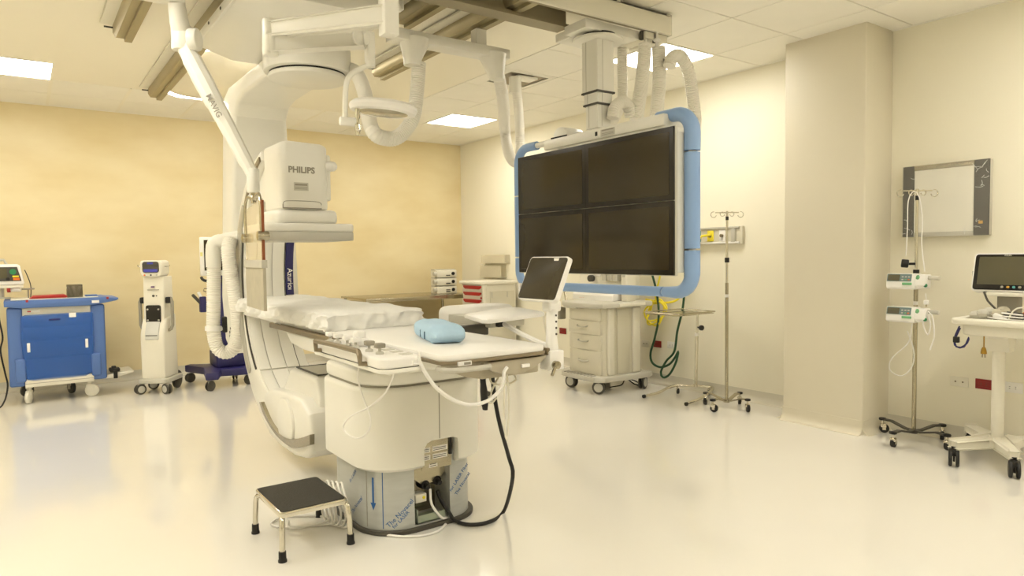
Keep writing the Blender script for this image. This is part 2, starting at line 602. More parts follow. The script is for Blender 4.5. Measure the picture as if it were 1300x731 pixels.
# ================================================================== CEILING RAILS
def y_rail(name, x, yend, y0, label, w=0.13, z0=2.765, dark=M_ALU):
    t = thing(name, label, 'ceiling rail', (x, (yend + y0) / 2, H - 0.013), 'rails under the ceiling')
    zt = H - 0.013
    g = Geo(); g.box(x - w * 1.05, x + w * 0.5, y0, yend - 0.02, zt - 0.012, zt)
    part('flange', g, M_CREAM, t)
    prof = [(x - w / 2, zt - 0.012), (x - w / 2, z0 + 0.05), (x - w * 0.36, z0 + 0.02), (x + w * 0.02, z0 + 0.02), (x + w * 0.02, z0), (x + w * 0.36, z0), (x + w * 0.36, z0 + 0.03), (x + w / 2, z0 + 0.05), (x + w / 2, zt - 0.012)]
    g = Geo(); g.prism(prof, 'y', y0, yend)
    part('profile', g, dark, t)
    g = Geo(); g.cyl((x - w * 0.9, yend - 0.03, zt - 0.03), (x - w * 0.45, yend - 0.03, zt - 0.03), 0.006, n=8)
    part('stop_pin', g, M_DGREY, t)
    return t
y_rail('ceiling_rail', 0.625, 5.33, -1.5, 'short olive ceiling rail at the top left corner of the picture')
y_rail('ceiling_rail', 1.075, 7.1, -1.5, 'olive ceiling rail crossed by the long shield arm, left of the gantry carriage')
y_rail('ceiling_rail', 2.06, 4.05, -1.5, 'olive ceiling rail right of the lamp column, on the far side of the gantry carriage')
y_rail('ceiling_rail', 2.48, 5.33, -1.5, 'olive ceiling rail passing above the white cable duct, ending over the lamp head')

# the two cross rails of the monitor bank
t = thing('cross_rail', 'dark grey cross rail carrying the monitor carriage, farther of two', 'ceiling rail', (2.2, 3.47, H - 0.013), 'cross rails of the monitor bank')
g = Geo(); g.prism([(3.42, 2.868), (3.42, 2.862), (3.44, 2.855), (3.44, 2.775), (3.41, 2.765), (3.41, 2.745), (3.53, 2.745), (3.53, 2.765), (3.50, 2.775), (3.50, 2.868)], 'x', 0.2, 2.905)
part('profile', g, M_RAILD, t)
g = Geo(); g.box(0.2, 2.95, 3.40, 3.42, 2.846, 2.868, 0.004)
part('flange', g, M_CREAM, t)
t = thing('cross_rail', 'wide cream cross rail ending above the ribbed hoses, nearer of two', 'ceiling rail', (2.4, 3.13, H - 0.013), 'cross rails of the monitor bank')
g = Geo(); g.box(0.2, 3.553, 3.13, 3.155, 2.735, 2.868, 0.004)
g.box(0.2, 3.553, 3.13, 3.26, 2.85, 2.868, 0.003)
part('profile', g, M_CREAM, t)
g = Geo(); g.box(0.2, 3.5, 3.155, 3.19, 2.742, 2.762)
part('track', g, M_RAILD, t)
for x in (2.55, 3.05, 3.5):
    g = Geo(); g.box(x, x + 0.03, 3.122, 3.131, 2.855, 2.868, 0.002)
    part('rail_clip', g, M_LGREY, t)
g = Geo(); g.box(3.553, 3.56, 3.135, 3.25, 2.735, 2.868, 0.002)
part('end_clip', g, M_LGREY, t)

# ================================================================== GANTRY (C-ARM)
CX, CY, CZ = 1.50, 4.40, 1.15
t = CARM = thing('c_arm_gantry', 'white ceiling-hung C-arm X-ray gantry with detector above the table head', 'x-ray machine', (1.55, 4.4, H - 0.12))
g = Geo(); g.prism([(1.0, 2.752), (1.0, 2.70), (1.05, 2.685), (1.22, 2.635), (1.70, 2.635), (1.79, 2.685), (1.83, 2.70), (1.83, 2.752)], 'y', 3.58, 4.93, 0.008)
part('carriage', g, M_WHITE, t)
g = Geo(); g.box(0.985, 1.0, 3.58, 4.95, 2.69, 2.75, 0.003)
car_side = part('carriage_side_plate', g, M_WHITE, t)
for y in (3.9, 4.2, 4.5, 4.8):
    g = Geo(); g.cyl((0.985, y, 2.725), (0.98, y, 2.725), 0.009, n=8)
    part('screw', g, M_DGREY, car_side)
g = Geo(); g.cyl((1.55, 4.4, 2.475), (1.55, 4.4, 2.64), 0.272, n=48, bev=0.012)
part('pivot_housing', g, M_WHITE, t)
g = Geo(); g.cyl((1.55, 4.4, 2.465), (1.55, 4.4, 2.478), 0.235, n=48)
part('pivot_gap', g, M_BLACK, t)
g = Geo(); g.cyl((1.55, 4.4, 2.435), (1.55, 4.4, 2.466), 0.245, n=48, bev=0.012)
part('pivot_disc', g, M_WHITE, t)
# L-shaped arm: along the ceiling, then down to the sleeve of the arc
g = Geo()
prof = [(4.45, 2.63), (4.45, 2.50), (5.25, 2.49), (5.42, 2.46), (5.5, 2.38), (5.50, 1.75), (5.47, 1.3), (5.44, 0.9), (5.5, 0.62), (5.62, 0.56), (5.78, 0.65), (5.86, 1.0), (5.86, 2.45), (5.8, 2.58), (5.65, 2.63)]
g.prism(prof, 'x', 1.36, 1.76, 0.03, 3)
g.xform(lambda c: (1.57 + (c.x - 1.57) * (1.0 + 0.24 * max(0.0, min(1.0, (2.35 - c.z) / 1.0))), c.y, c.z))
larm = part('l_arm', g, M_WHITE, t)
g = Geo()
for k in range(5):
    for j in range(5 - k // 2):
        g.box(1.305, 1.322, 5.52 + 0.022 * k, 5.53 + 0.022 * k, 0.66 + 0.03 * j, 0.682 + 0.03 * j)
part('vent_slot', g, M_DGREY, larm)
# arc
ro = lambda a: 1.03 - 0.13 * max(0.0, min(1.0, (a - 10) / 60.0))
ri = lambda a: 0.80 + 0.035 * max(0.0, min(1.0, (a - 10) / 60.0))
g = Geo(); g.sector(CY, CZ, ri, ro, -96, 72, 1.315, 1.68, 64, 0.012)
arc = part('c_arc', g, M_WHITE, t)
kf = lambda a: max(0.0, min(1.0, (a + 44) / 44.0))
g = Geo(); g.sector(CY, CZ, lambda a: 0.915 - 0.075 * kf(a), lambda a: 0.965 + (0.015 if a < 10 else -0.07 * (a - 10) / 30) * kf(a), -44, 36, 1.303, 1.316, 40, 0.003)
part('side_rail', g, mat('satin_grey_metal', 'B9B5A8', 0.35, metal=0.4, var=0.05), arc)
g = Geo(); g.sector(CY, CZ, 0.800, 0.812, -50, 24, 1.306, 1.316, 40)
part('side_groove', g, M_DGREY, arc)
g = Geo(); g.sector(CY, CZ, 0.832, 0.865, 40, 71, 1.305, 1.316, 20)
part('inner_gap', g, M_BRONZE, arc)
for (a, b) in ((1.33, 1.405), (1.409, 1.515), (1.519, 1.605)):
    for (s0, s1) in ((-52, 24), (-84, -53)):
        g = Geo(); g.sector(CY, CZ, 0.786, 0.80, s0, s1, a, b, 30, 0.002)
        part('inner_panel', g, M_WHITE, arc)
g = Geo(); g.sector(CY, CZ, 0.792, 0.80, -60, 24, 1.606, 1.612, 40)
part('inner_seam', g, M_DGREY, arc)
g = Geo(); g.sector(CY, CZ, 0.786, 0.80, -9, 20, 1.618, 1.675, 24, 0.002)
strip = part('badge_strip', g, M_NAVY, arc, label='navy strip with white lettering')
g = Geo(); g.sector(CY, CZ, 0.786, 0.80, 20.5, 36, 1.618, 1.675, 24, 0.002)
part('badge_strip', g, M_LGREY, arc)
text('lettering', 'Azurion', 0.055, M_WHITE2, strip, (1.632, CY + 0.782, 1.225), (0, 0.0, -1), (1, 0, 0), bold=0.0005)
# lower end with the X-ray tube
g = Geo()
low = [(4.66, 0.41), (4.74, 0.28), (4.70, 0.20), (4.56, 0.135), (4.36, 0.112), (4.10, 0.112), (3.90, 0.14), (3.80, 0.20), (3.77, 0.30), (3.80, 0.42), (3.95, 0.48), (4.2, 0.48), (4.4, 0.46), (4.55, 0.45)]
g.prism(low, 'x', 1.29, 1.71, 0.035, 3)
tubeh = part('tube_housing', g, M_WHITE, t)
g = Geo(); g.cyl((1.272, 4.19, 0.30), (1.30, 4.19, 0.30), 0.15, n=40, bev=0.012)
part('round_cover', g, M_WHITE, tubeh)
SO = [(1.282,4.699,0.342),(1.282,4.580,0.263),(1.282,4.349,0.195),(1.282,4.103,0.179),(1.282,3.944,0.200),(1.282,3.714,0.269)]
SI = [(1.282,3.709,0.327),(1.282,3.856,0.279),(1.282,4.055,0.228),(1.282,4.268,0.212),(1.282,4.477,0.251),(1.282,4.662,0.348)]
SO = spline([V(p) for p in SO], 0.03); SI = spline([V(p) for p in SI], 0.03)
g = Geo(); g.prism([(p[1], p[2]) for p in list(SO) + list(SI)], 'x', 1.266, 1.292)
part('side_rail', g, M_STEEL, tubeh)
g = Geo(); g.cyl((1.29, 3.84, 0.27), (1.284, 3.84, 0.27), 0.008, n=10)
part('screw', g, M_DGREY, tubeh)
g = Geo(); g.prism([(4.56, 0.40), (4.36, 0.60), (4.12, 0.605), (3.9, 0.60), (3.84, 0.5), (3.84, 0.40)], 'x', 1.37, 1.66, 0.025, 3)
part('collimator', g, M_WHITE, tubeh)
g = Geo(); g.box(1.40, 1.63, 3.93, 4.31, 0.602, 0.612, 0.004)
part('collimator_window', g, M_LGREY, tubeh)
g = Geo(); g.tube([(1.40, 3.93, 0.612), (1.63, 3.93, 0.612), (1.63, 4.31, 0.612), (1.40, 4.31, 0.612)], 0.006, 6, smooth=False, closed=True)
part('window_frame', g, M_DGREY, tubeh)
# detector
g = Geo(); g.prism(rrect(1.2, 1.768, 4.2, 4.76, 0.05, 4), 'z', 1.462, 1.515, 0.014, 3)
det = part('detector_tray', g, M_WHITE, t)
g = Geo(); g.prism(rrect(1.2, 1.768, 4.2, 4.76, 0.05, 4), 'z', 1.408, 1.463, 0.006)
part('grey_rim', g, M_LGREY, det)
g = Geo(); g.prism(rrect(1.27, 1.67, 4.22, 4.7, 0.06, 5), 'z', 1.51, 1.60, 0.03, 3)
part('detector_neck', g, M_WHITE, t)
g = Geo(); g.prism(rrect(1.305, 1.61, 4.23, 4.60, 0.05, 6), 'z', 1.60, 1.995, 0.016, 3)
g.xform(lambda c: (c.x, c.y, c.z + (0.03 * (1 - ((c.x - 1.44) / 0.17) ** 2) if c.z > 1.9 else 0)))
dh = part('detector_housing', g, M_WHITE, t)
g = Geo(); g.box(1.595, 1.63, 4.25, 4.6, 1.66, 1.95, 0.014, 3)
part('side_cover', g, M_WHITE, dh)
g = Geo(); g.ball((1.643, 4.26, 1.88), 0.032, 16); g.cyl((1.60, 4.27, 1.88), (1.635, 4.262, 1.88), 0.034, n=16)
part('knob', g, M_WHITE2, dh)
g = Geo(); g.box(1.315, 1.555, 4.224, 4.232, 1.604, 1.61); g.box(1.313, 1.317, 4.224, 4.232, 1.604, 1.63); g.tube([(1.315, 4.228, 1.63), (1.33, 4.228, 1.648), (1.43, 4.228, 1.652), (1.54, 4.228, 1.648), (1.555, 4.228, 1.63)], 0.002, 6)
part('seam', g, M_GREY, dh)
text('lettering', 'PHILIPS', 0.052, M_GREY, dh, (1.352, 4.2288, 1.825), (1, 0, 0), (0, 0, 1), bold=0.0018)
g = Geo(); g.box(1.385, 1.475, 4.2285, 4.231, 1.715, 1.765)
st = part('sticker', g, M_LGREY, dh)
for (za_, zb_) in ((1.746, 1.756), (1.733, 1.736), (1.724, 1.727)):
    g = Geo(); g.box(1.392, 1.468, 4.2278, 4.2287, za_, zb_)
    part('print', g, M_GREY, st)
# detector carrier up to the arc
g = Geo(); g.prism([(4.55, 1.65), (4.55, 1.93), (4.72, 1.92), (4.86, 1.88), (5.0, 1.82), (4.98, 1.7)], 'x', 1.36, 1.62, 0.02, 3)
part('detector_carrier', g, M_WHITE, t)
# cable arm and ribbed hose on the left of the sleeve
g = Geo(); g.tube([(1.36, 5.35, 1.46), (1.30, 5.40, 1.45), (1.25, 5.43, 1.44), (1.22, 5.45, 1.43)], 0.052, 16)
g.tube([(1.23, 5.45, 1.435), (1.185, 5.47, 1.415), (1.175, 5.475, 1.34), (1.175, 5.475, 1.24)], 0.054, 16)
part('hose_elbow', g, M_WHITE, t)
g = Geo(); g.tube([(1.178, 5.475, 1.26), (1.172, 5.475, 1.1), (1.163, 5.47, 0.9), (1.158, 5.465, 0.76), (1.178, 5.45, 0.64), (1.235, 5.42, 0.6), (1.29, 5.38, 0.66), (1.302, 5.33, 0.85), (1.275, 5.29, 1.05), (1.25, 5.28, 1.2), (1.24, 5.29, 1.36), (1.27, 5.32, 1.45)], 0.052, 16, corr=(0.006, 0.016))
part('ribbed_hose', g, M_HOSE, t)
g = Geo(); g.cyl((1.160, 5.467, 0.80), (1.158, 5.465, 0.765), 0.060, n=20); g.box(1.20, 1.25, 5.43, 5.45, 0.77, 0.79)
part('hose_clamp', g, M_WHITE2, t)
g = Geo(); g.box(1.215, 1.248, 5.42, 5.46, 0.75, 0.87, 0.008)
part('clamp_knob', g, M_BLACK, t)

# ================================================================== CABLE DUCT AND HOSES
t = thing('cable_duct', 'white horizontal cable duct under the ceiling between lamp column and monitor rails', 'cable duct', (2.27, 3.86, 2.66))
g = Geo(); g.box(1.86, 2.70, 3.77, 3.9, 2.60, 2.665, 0.008)
part('duct', g, M_WHITE, t)
for (x, dx) in ((2.02, -0.02), (2.6, 0.03)):
    g = Geo(); g.lathe([(0.085, 0.03), (0.08, 0.0), (0.058, -0.09), (0.05, -0.13), (0, -0.13)], (x, 3.83, 2.6), (0, 0, 1), 20)
    g.xform(lambda c: (x + (c.x - x) * (1.0 if c.z < 2.55 else 1.15) + dx * max(0, (2.6 - c.z)) / 0.13, c.y, c.z))
    part('hose_outlet', g, M_WHITE, t)
for x in (2.48,):
    g = Geo(); g.box(x - 0.03, x + 0.045, 3.79, 3.86, 2.66, 2.766)
    part('hanger', g, M_WHITE, t)
g = Geo(); g.tube([(2.066,3.860,2.501),(2.045,3.860,2.305),(2.015,3.860,2.157),(1.926,3.860,2.042),(1.831,3.860,2.015),(1.740,3.860,2.063)]+[(1.78,4.05,2.33),(1.80,4.2,2.47),(1.80,4.3,2.52)], 0.046, 16, corr=(0.005, 0.013))
single('ribbed_hose', g, M_HOSE, 'white ribbed hose hanging in a loop behind the lamp head', 'hose', (2.0, 3.86, 2.5), 'ribbed cable hoses')
g = Geo(); g.tube([(2.693,3.900,2.526)]+[(2.869,4.100,2.398)]+[(3.091,4.400,2.269),(3.125,4.400,2.091)]+[(3.410,4.700,2.078)]+[(3.636,4.950,2.233),(3.632,4.950,2.508),(3.610,4.950,2.766)], 0.043, 16, corr=(0.003, 0.02))
single('smooth_hose', g, M_HOSE, 'thick white hose hanging left of the monitor bank, up to the ceiling recess', 'hose', (2.7, 3.9, 2.5), 'ribbed cable hoses')
# recess in the ceiling with the flange of that hose
a, b, c, d = OPEN_CELL
t = thing('ceiling_recess', 'square grey recess in the ceiling with the collar of a thick hose', 'ceiling opening', (a, c, H))
g = Geo()
for q in ((a - 0.004, a, c, d), (b, b + 0.004, c, d), (a, b, c - 0.004, c), (a, b, d, d + 0.004)):
    g.box(*q, H - 0.006, H + 0.005)
part('frame', g, M_LGREY, t)
g = Geo(); g.box(a + 0.002, b - 0.002, c + 0.002, d - 0.002, H + 0.001, H + 0.005)
part('back_plate', g, M_BRONZE, t)
g = Geo(); g.box(3.585, 3.80, 4.89, 5.02, H - 0.03, H - 0.012, 0.003); g.cyl((3.6, 4.96, H - 0.16), (3.6, 4.96, H - 0.02), 0.055, n=20)
part('collar', g, M_WHITE, t)

# ================================================================== RADIATION SHIELD
J0 = V([(0.754,4.200,2.712)][0]); J1 = V([(0.787,4.260,2.524)][0]); J2 = V([(1.081,4.000,1.768)][0])
t = thing('radiation_shield', 'ceiling-hung radiation shield with a clear pane and grey curtain beside the detector', 'radiation shield', (0.6, 4.1, 2.7))
g = Geo(); g.tube([J1 + V((0, 0, 0.05)), J1 * 0.5 + J0 * 0.5, J0], [0.05, 0.048, 0.045], 14, flat=(1, 1.0))
part('upper_arm', g, M_WHITE, t)
g = Geo(); g.box(J0.x - 0.22, J0.x + 0.04, J0.y - 0.06, J0.y + 0.06, J0.z - 0.01, J0.z + 0.075, 0.02, 3)
part('swivel_block', g, M_WHITE, t)
g = Geo(); g.cyl((J0.x - 0.16, J0.y, J0.z + 0.07), (J0.x - 0.16, J0.y, H - 0.012), 0.045, n=16)
part('ceiling_tube', g, M_WHITE, t)
g = Geo(); g.cyl(J1 + V((0, 0, 0.085)), J1 + V((0, 0, -0.055)), 0.056, n=20, bev=0.012)
part('joint', g, M_WHITE, t)
g = Geo(); g.cyl(J1 + V((0.03, -0.045, 0.0)), J1 + V((0.075, -0.075, 0.0)), 0.062, n=24, bev=0.01)
part('joint_cap', g, M_WHITE, t)
d = (J2 - J1)
A = [J1 + d * k for k in (0.02, 0.2, 0.42, 0.44, 0.7, 0.72, 0.92, 1.0)]
g = Geo(); g.tube([J1 + d * (0.02 + 0.98 * k / 40) for k in range(41)], [0.045, 0.05, 0.052, 0.05, 0.044, 0.042, 0.04, 0.038, 0.034], 10, smooth=False, flat=(1.0, 1.05))
arm = part('spring_arm', g, M_WHITE, t)
dn = d.normalized()
sd = V((0.58, 0.81, 0)).cross(dn).normalized()
nrm = dn.cross(sd)
if nrm.y > 0: nrm = -nrm
sd = nrm.cross(dn)
text('lettering', 'MAVIG', 0.047, M_GREY, arm, J1 + d * 0.42 + nrm * 0.053 + sd * -0.012, dn, sd if sd.x > 0 else -sd, bold=0.0002)
g = Geo(); g.cyl(J2 + V((0, 0, 0.035)), J2 + V((0, 0, -0.1)), 0.034, n=18, bev=0.006)
part('swivel', g, M_WHITE, t)
g = Geo(); g.cyl(J2 + V((0, 0, -0.1)), J2 + V((0, 0, -0.16)), 0.016, n=12); g.ball(J2 + V((0, 0, -0.13)), 0.024, 12)
part('swivel_pin', g, M_STEEL, t)
# pane in the plane x about 1.08, y 3.74 .. 4.25
zt, zb = 1.61, 1.28
def px(y): return 1.056 + (y - 3.743) * 0.0843
g = Geo()
for yy in (3.76, 4.22):
    pass
g.tube([J2 + V((0, 0, -0.145)), (px(3.85), 3.86, 1.655), (px(3.76) - 0.006, 3.765, 1.60), (px(3.75) - 0.006, 3.755, 1.40)], 0.009, 10)
part('frame_rod', g, M_STEEL, t)
g = Geo(); g.tube([J2 + V((0, 0, -0.145)), (px(4.12), 4.13, 1.655), (px(4.21) - 0.006, 4.215, 1.60), (px(4.21) - 0.006, 4.215, 1.40)], 0.009, 10)
part('frame_rod', g, M_STEEL, t)
for yy in (3.752, 4.212):
    g = Geo(); g.cyl((px(yy) - 0.03, yy, 1.42), (px(yy) + 0.03, yy, 1.42), 0.026, n=16, bev=0.005)
    part('clamp_knob', g, M_STEEL, t)
t8 = bmesh.new()
def pane(y0, y1, z0a, z1a, z1b, th):
    gg = Geo(); gg.prism([(y0, z0a), (y1, z0a), (y1, z1b), (y0, z1a)], 'x', -th / 2, th / 2)
    gg.xform(lambda c: (c.x + px(c.y), c.y, c.z))
    return gg
t8.free()
part('pane', pane(3.765, 4.24, zb, 1.62, 1.58, 0.012), M_LEADGL, t)
part('pane_edge', pane(3.743, 3.764, zb, 1.61, 1.61, 0.014), M_BROWN, t)
part('curtain_bar', pane(3.735, 4.25, zb - 0.03, zb + 0.012, zb + 0.012, 0.03), M_LGREY, t)
part('curtain', pane(3.74, 4.245, 1.02, zb - 0.02, zb - 0.02, 0.016), M_CURTAIN, t)

# ================================================================== EXAMINATION LAMP
t = thing('examination_lamp', 'white round examination lamp on jointed ceiling arms in front of the gantry', 'lamp', (1.31, 2.75, H - 0.013))
cb = V([(1.329,2.750,2.248)][0]); c1 = V([(1.324,2.750,2.334)][0])
g = Geo(); g.box(cb.x - 0.034, cb.x + 0.034, cb.y - 0.034, cb.y + 0.034, cb.z, H - 0.012, 0.006)
part('column', g, M_WHITE, t)
E1 = V([(0.989,3.300,2.362)][0]); E2 = V([(0.988,3.300,2.297)][0]); Y1 = V([(1.376,3.120,2.331)][0]); YB_ = V([(1.398,3.120,2.223)][0])
def bar(p, q, w0, w1, h0, h1, r=0.01):
    p, q = V(p), V(q)
    d = (q - p).normalized()
    s_ = d.cross(V((0, 0, 1))).normalized()
    u = s_.cross(d)
    gg = Geo()
    L = (q - p).length
    gg.box(0, 1, -0.5, 0.5, -0.5, 0.5)
    t_ = gg.bm
    for v in t_.verts:
        k = v.co.x
        v.co = p + d * L * k + s_ * v.co.y * (w0 + (w1 - w0) * k) + u * v.co.z * (h0 + (h1 - h0) * k)
    bmesh.ops.bevel(t_, geom=list(t_.edges), offset=r, segments=2, profile=0.5, affect='EDGES')
    return gg
g = bar((c1.x, c1.y, c1.z), E1, 0.055, 0.045, 0.066, 0.052)
part('upper_arm', g, M_WHITE, t)
g = Geo(); g.cyl((E1.x, E1.y, E1.z + 0.05), (E1.x, E1.y, E2.z - 0.055), 0.036, n=18, bev=0.01)
part('elbow', g, M_WHITE, t)
g = bar(E2, Y1, 0.05, 0.05, 0.078, 0.06, 0.012)
part('lower_arm', g, M_WHITE, t)
g = Geo(); g.cyl((Y1.x - 0.02, Y1.y - 0.025, Y1.z + 0.012), (Y1.x - 0.02, Y1.y + 0.025, Y1.z + 0.012), 0.045, n=20, bev=0.006)
part('arm_knuckle', g, M_WHITE, t)
g = Geo(); g.box(Y1.x + 0.008, Y1.x + 0.05, Y1.y - 0.022, Y1.y + 0.022, YB_.z + 0.01, Y1.z + 0.045, 0.008)
g.cyl((Y1.x + 0.03, Y1.y, YB_.z - 0.012), (Y1.x + 0.03, Y1.y, YB_.z + 0.02), 0.024, n=16)
part('fork', g, M_WHITE, t)
LC = V([(1.503,3.188,2.045)][0])
ax = V((0.055, -0.075, 1)).normalized()
PV = V([(1.288,3.160,1.949)][0])
g = Geo(); g.tube([(Y1.x + 0.03, Y1.y, YB_.z)] + [(1.361,3.130,2.201),(1.305,3.130,2.160),(1.284,3.130,2.098)]+[PV + V((0, 0, 0.02))], 0.013, 12)
part('bow', g, M_WHITE, t)
g = Geo(); g.lathe([(0, 0.022), (0.11, 0.022), (0.15, 0.018), (0.166, 0.004), (0.168, -0.01), (0.16, -0.026), (0.148, -0.03), (0, -0.028)], LC, ax, 40)
head = part('lamp_head', g, M_WHITE2, t)
g = Geo(); g.lathe([(0, -0.034), (0.11, -0.033), (0.128, -0.028), (0.128, -0.022), (0, -0.022)], LC, ax, 36)
part('lamp_glass', g, mat('lamp_lens', 'B8B09A', 0.18, var=0.2, scale=25), head)
g = Geo(); g.cyl(PV + V((-0.024, 0.005, 0)), PV + V((0.055, -0.006, 0)), 0.021, n=16, bev=0.005)
part('pivot', g, M_WHITE2, t)
hp = V([(1.327,3.100,1.972)][0])
g = Geo(); g.lathe([(0.012, 0.03), (0.012, -0.01), (0.007, -0.02), (0.007, -0.035), (0.014, -0.045), (0.015, -0.07), (0.01, -0.078), (0.01, -0.095), (0, -0.098)], hp, (0, 0, 1), 16)
part('handle', g, M_CHROME, t)

# ================================================================== MONITOR BANK
MX = 2.83
t = thing('monitor_bank', 'ceiling-hung bank of four dark screens in a frame with blue bumper pads', 'monitor bank', (3.05, 3.3, 2.7))
g = Geo(); g.box(2.86, 3.32, 3.20, 3.405, 2.685, 2.742, 0.006); g.box(2.915, 3.32, 3.40, 3.56, 2.69, 2.742, 0.004)
part('carriage', g, M_WHITE, t)
g = Geo(); g.cyl((3.05, 3.3, 2.662), (3.05, 3.3, 2.69), 0.115, n=36)
part('bearing', g, M_BLACK, t)
g = Geo(); g.cyl((3.05, 3.3, 2.648), (3.05, 3.3, 2.664), 0.162, n=44, bev=0.004)
part('cover_disc', g, M_WHITE, t)
for (s_, z0, z1, mm) in ((0.072, 2.325, 2.65, M_CREAM), (0.064, 2.25, 2.325, M_CREAM), (0.056, 2.10, 2.25, M_CREAM)):
    g = Geo(); g.box(3.05 - s_, 3.05 + s_, 3.3 - s_, 3.3 + s_, z0, z1, 0.003, 1)
    lf = part('lift_section', g, M_WHITE, t)
    g = Geo(); g.box(3.05 - s_ - 0.001, 3.05 - s_ + 0.003, 3.3 + s_ * 0.42, 3.3 + s_ * 0.5, z0 + 0.01, z1 - 0.005)
    part('groove', g, M_LGREY, lf)
    g = Geo(); g.box(3.05 - s_ * 0.4, 3.05 - s_ * 0.34, 3.3 - s_ - 0.001, 3.3 - s_ + 0.003, z0 + 0.01, z1 - 0.005)
    part('groove', g, M_LGREY, lf)
for (s_, z) in ((0.076, 2.325), (0.068, 2.25)):
    g = Geo(); g.box(3.05 - s_, 3.05 + s_, 3.3 - s_, 3.3 + s_, z - 0.005, z + 0.006)
    part('seal_band', g, M_DGREY, t)
# screens
Y0, Y1s, Z0, Z1 = 2.484, 3.878, 1.183, 1.972
ym, zm = (Y0 + Y1s) / 2, 1.582
g = Geo(); g.box(MX + 0.03, MX + 0.15, Y0 + 0.012, Y1s - 0.02, Z0 + 0.012, Z1 - 0.02, 0.008)
part('rear_housing', g, M_WHITE, t)
g = Geo(); g.box(MX + 0.012, MX + 0.03, Y0 - 0.004, Y1s + 0.004, Z0 - 0.004, Z1 + 0.004, 0.003)
part('screen_frame', g, M_LGREY, t)
for (a, b) in ((Y0, ym), (ym, Y1s)):
    for (c, d) in ((Z0, zm - 0.002), (zm + 0.002, Z1)):
        g = Geo(); g.box(MX, MX + 0.014, a, b, c, d, 0.002, 1)
        sc = part('screen', g, M_BEZEL, t)
        g = Geo(); g.box(MX - 0.0012, MX + 0.002, a + 0.03, b - 0.03, c + 0.028, d - 0.028)
        part('display', g, M_SCREEN, sc)
# header beam
g = Geo(); g.box(2.885, 3.12, 2.60, 3.66, 2.0, 2.066, 0.008)
hd = part('header_beam', g, M_WHITE, t)
g = Geo(); g.box(2.90, 3.05, 2.6, 3.5, 1.95, 2.002, 0.004)
part('hanger_plate', g, M_WHITE, t)
g = Geo(); g.box(2.883, 2.887, 3.13, 3.15, 2.02, 2.045)
part('slot', g, M_BLACK, hd)
g = Geo(); g.box(2.883, 2.887, 2.98, 3.10, 2.008, 2.05)
lb = part('sticker', g, M_LGREY, hd)
for zz in (2.016, 2.024, 2.040):
    g = Geo(); g.box(2.8822, 2.8832, 2.99, 3.09, zz, zz + (0.007 if zz > 2.03 else 0.003))
    part('print', g, M_GREY, lb)
g = Geo(); g.cyl((2.895, 3.50, 2.06), (3.05, 3.50, 2.06), 0.072, n=32, bev=0.004)
part('cable_drum', g, M_WHITE, t)
g = Geo(); g.box(2.884, 2.89, 3.42, 3.58, 2.062, 2.071)
part('drum_slot', g, M_BLACK, t)
# bumper frame: white tube with blue pads in separate pieces
BX, by0, by1, bz0, bz1 = 2.955, 2.462, 4.045, 1.085, 2.06
def corner(cy, cz, r, a0, a1, n=6):
    return [(BX, cy + r * math.cos(math.radians(a0 + (a1 - a0) * i / n)), cz + r * math.sin(math.radians(a0 + (a1 - a0) * i / n))) for i in range(n + 1)]
R_ = 0.11
loop = [(BX, 2.62, bz1)] + corner(by0 + R_, bz1 - R_, R_, 90, 180) + corner(by0 + R_, bz0 + R_, R_, 180, 270) + corner(by1 - R_, bz0 + R_, R_, 270, 360) + corner(by1 - R_, bz1 - R_, R_, 0, 90) + [(BX, 3.64, bz1)]
g = Geo(); g.tube(loop, 0.02, 12, smooth=False)
part('frame_tube', g, M_WHITE, t)
def pad(pts, r=0.043):
    gg = Geo(); gg.tube(pts, r, 14, smooth=False)
    part('bumper_pad', gg, M_BUMP, t, ang=50)
RT, RB, RL = 0.036, 0.029, 0.030
pad([(BX, 2.70, bz1), (BX, 2.64, bz1), (BX, 2.59, bz1)] + corner(by0 + R_, bz1 - R_, R_, 90, 180) + [(BX, by0, 1.9), (BX, by0, 1.85)], [RT, RT, 0.037, 0.038, 0.039, 0.040, 0.041, 0.042, 0.043, 0.044, 0.044, 0.043])
pad([(BX, by0, 1.84), (BX, by0, 1.60), (BX, by0, 1.325)])
pad([(BX, by0, 1.315), (BX, by0, 1.2)] + corner(by0 + R_, bz0 + R_, R_, 180, 270) + [(BX, 2.6, bz0), (BX, 2.66, bz0)], [0.043, 0.043, 0.043, 0.042, 0.041, 0.040, 0.038, 0.036, 0.034, 0.032, RB])
pad([(BX, 2.67, bz0), (BX, 3.2, bz0), (BX, 3.51, bz0)], RB)
pad([(BX, 3.52, bz0), (BX, 3.62, bz0)], RB)
pad([(BX, 3.63, bz0), (BX, 3.85, bz0)] + corner(by1 - R_, bz0 + R_, R_, 270, 360) + [(BX, by1, 1.28)], RL)
pad([(BX, by1, 1.29), (BX, by1, 1.5), (BX, by1, 1.72)], RL)
pad([(BX, by1, 1.73), (BX, by1, 1.85)] + corner(by1 - R_, bz1 - R_, R_, 0, 90) + [(BX, 3.82, bz1)], RL)

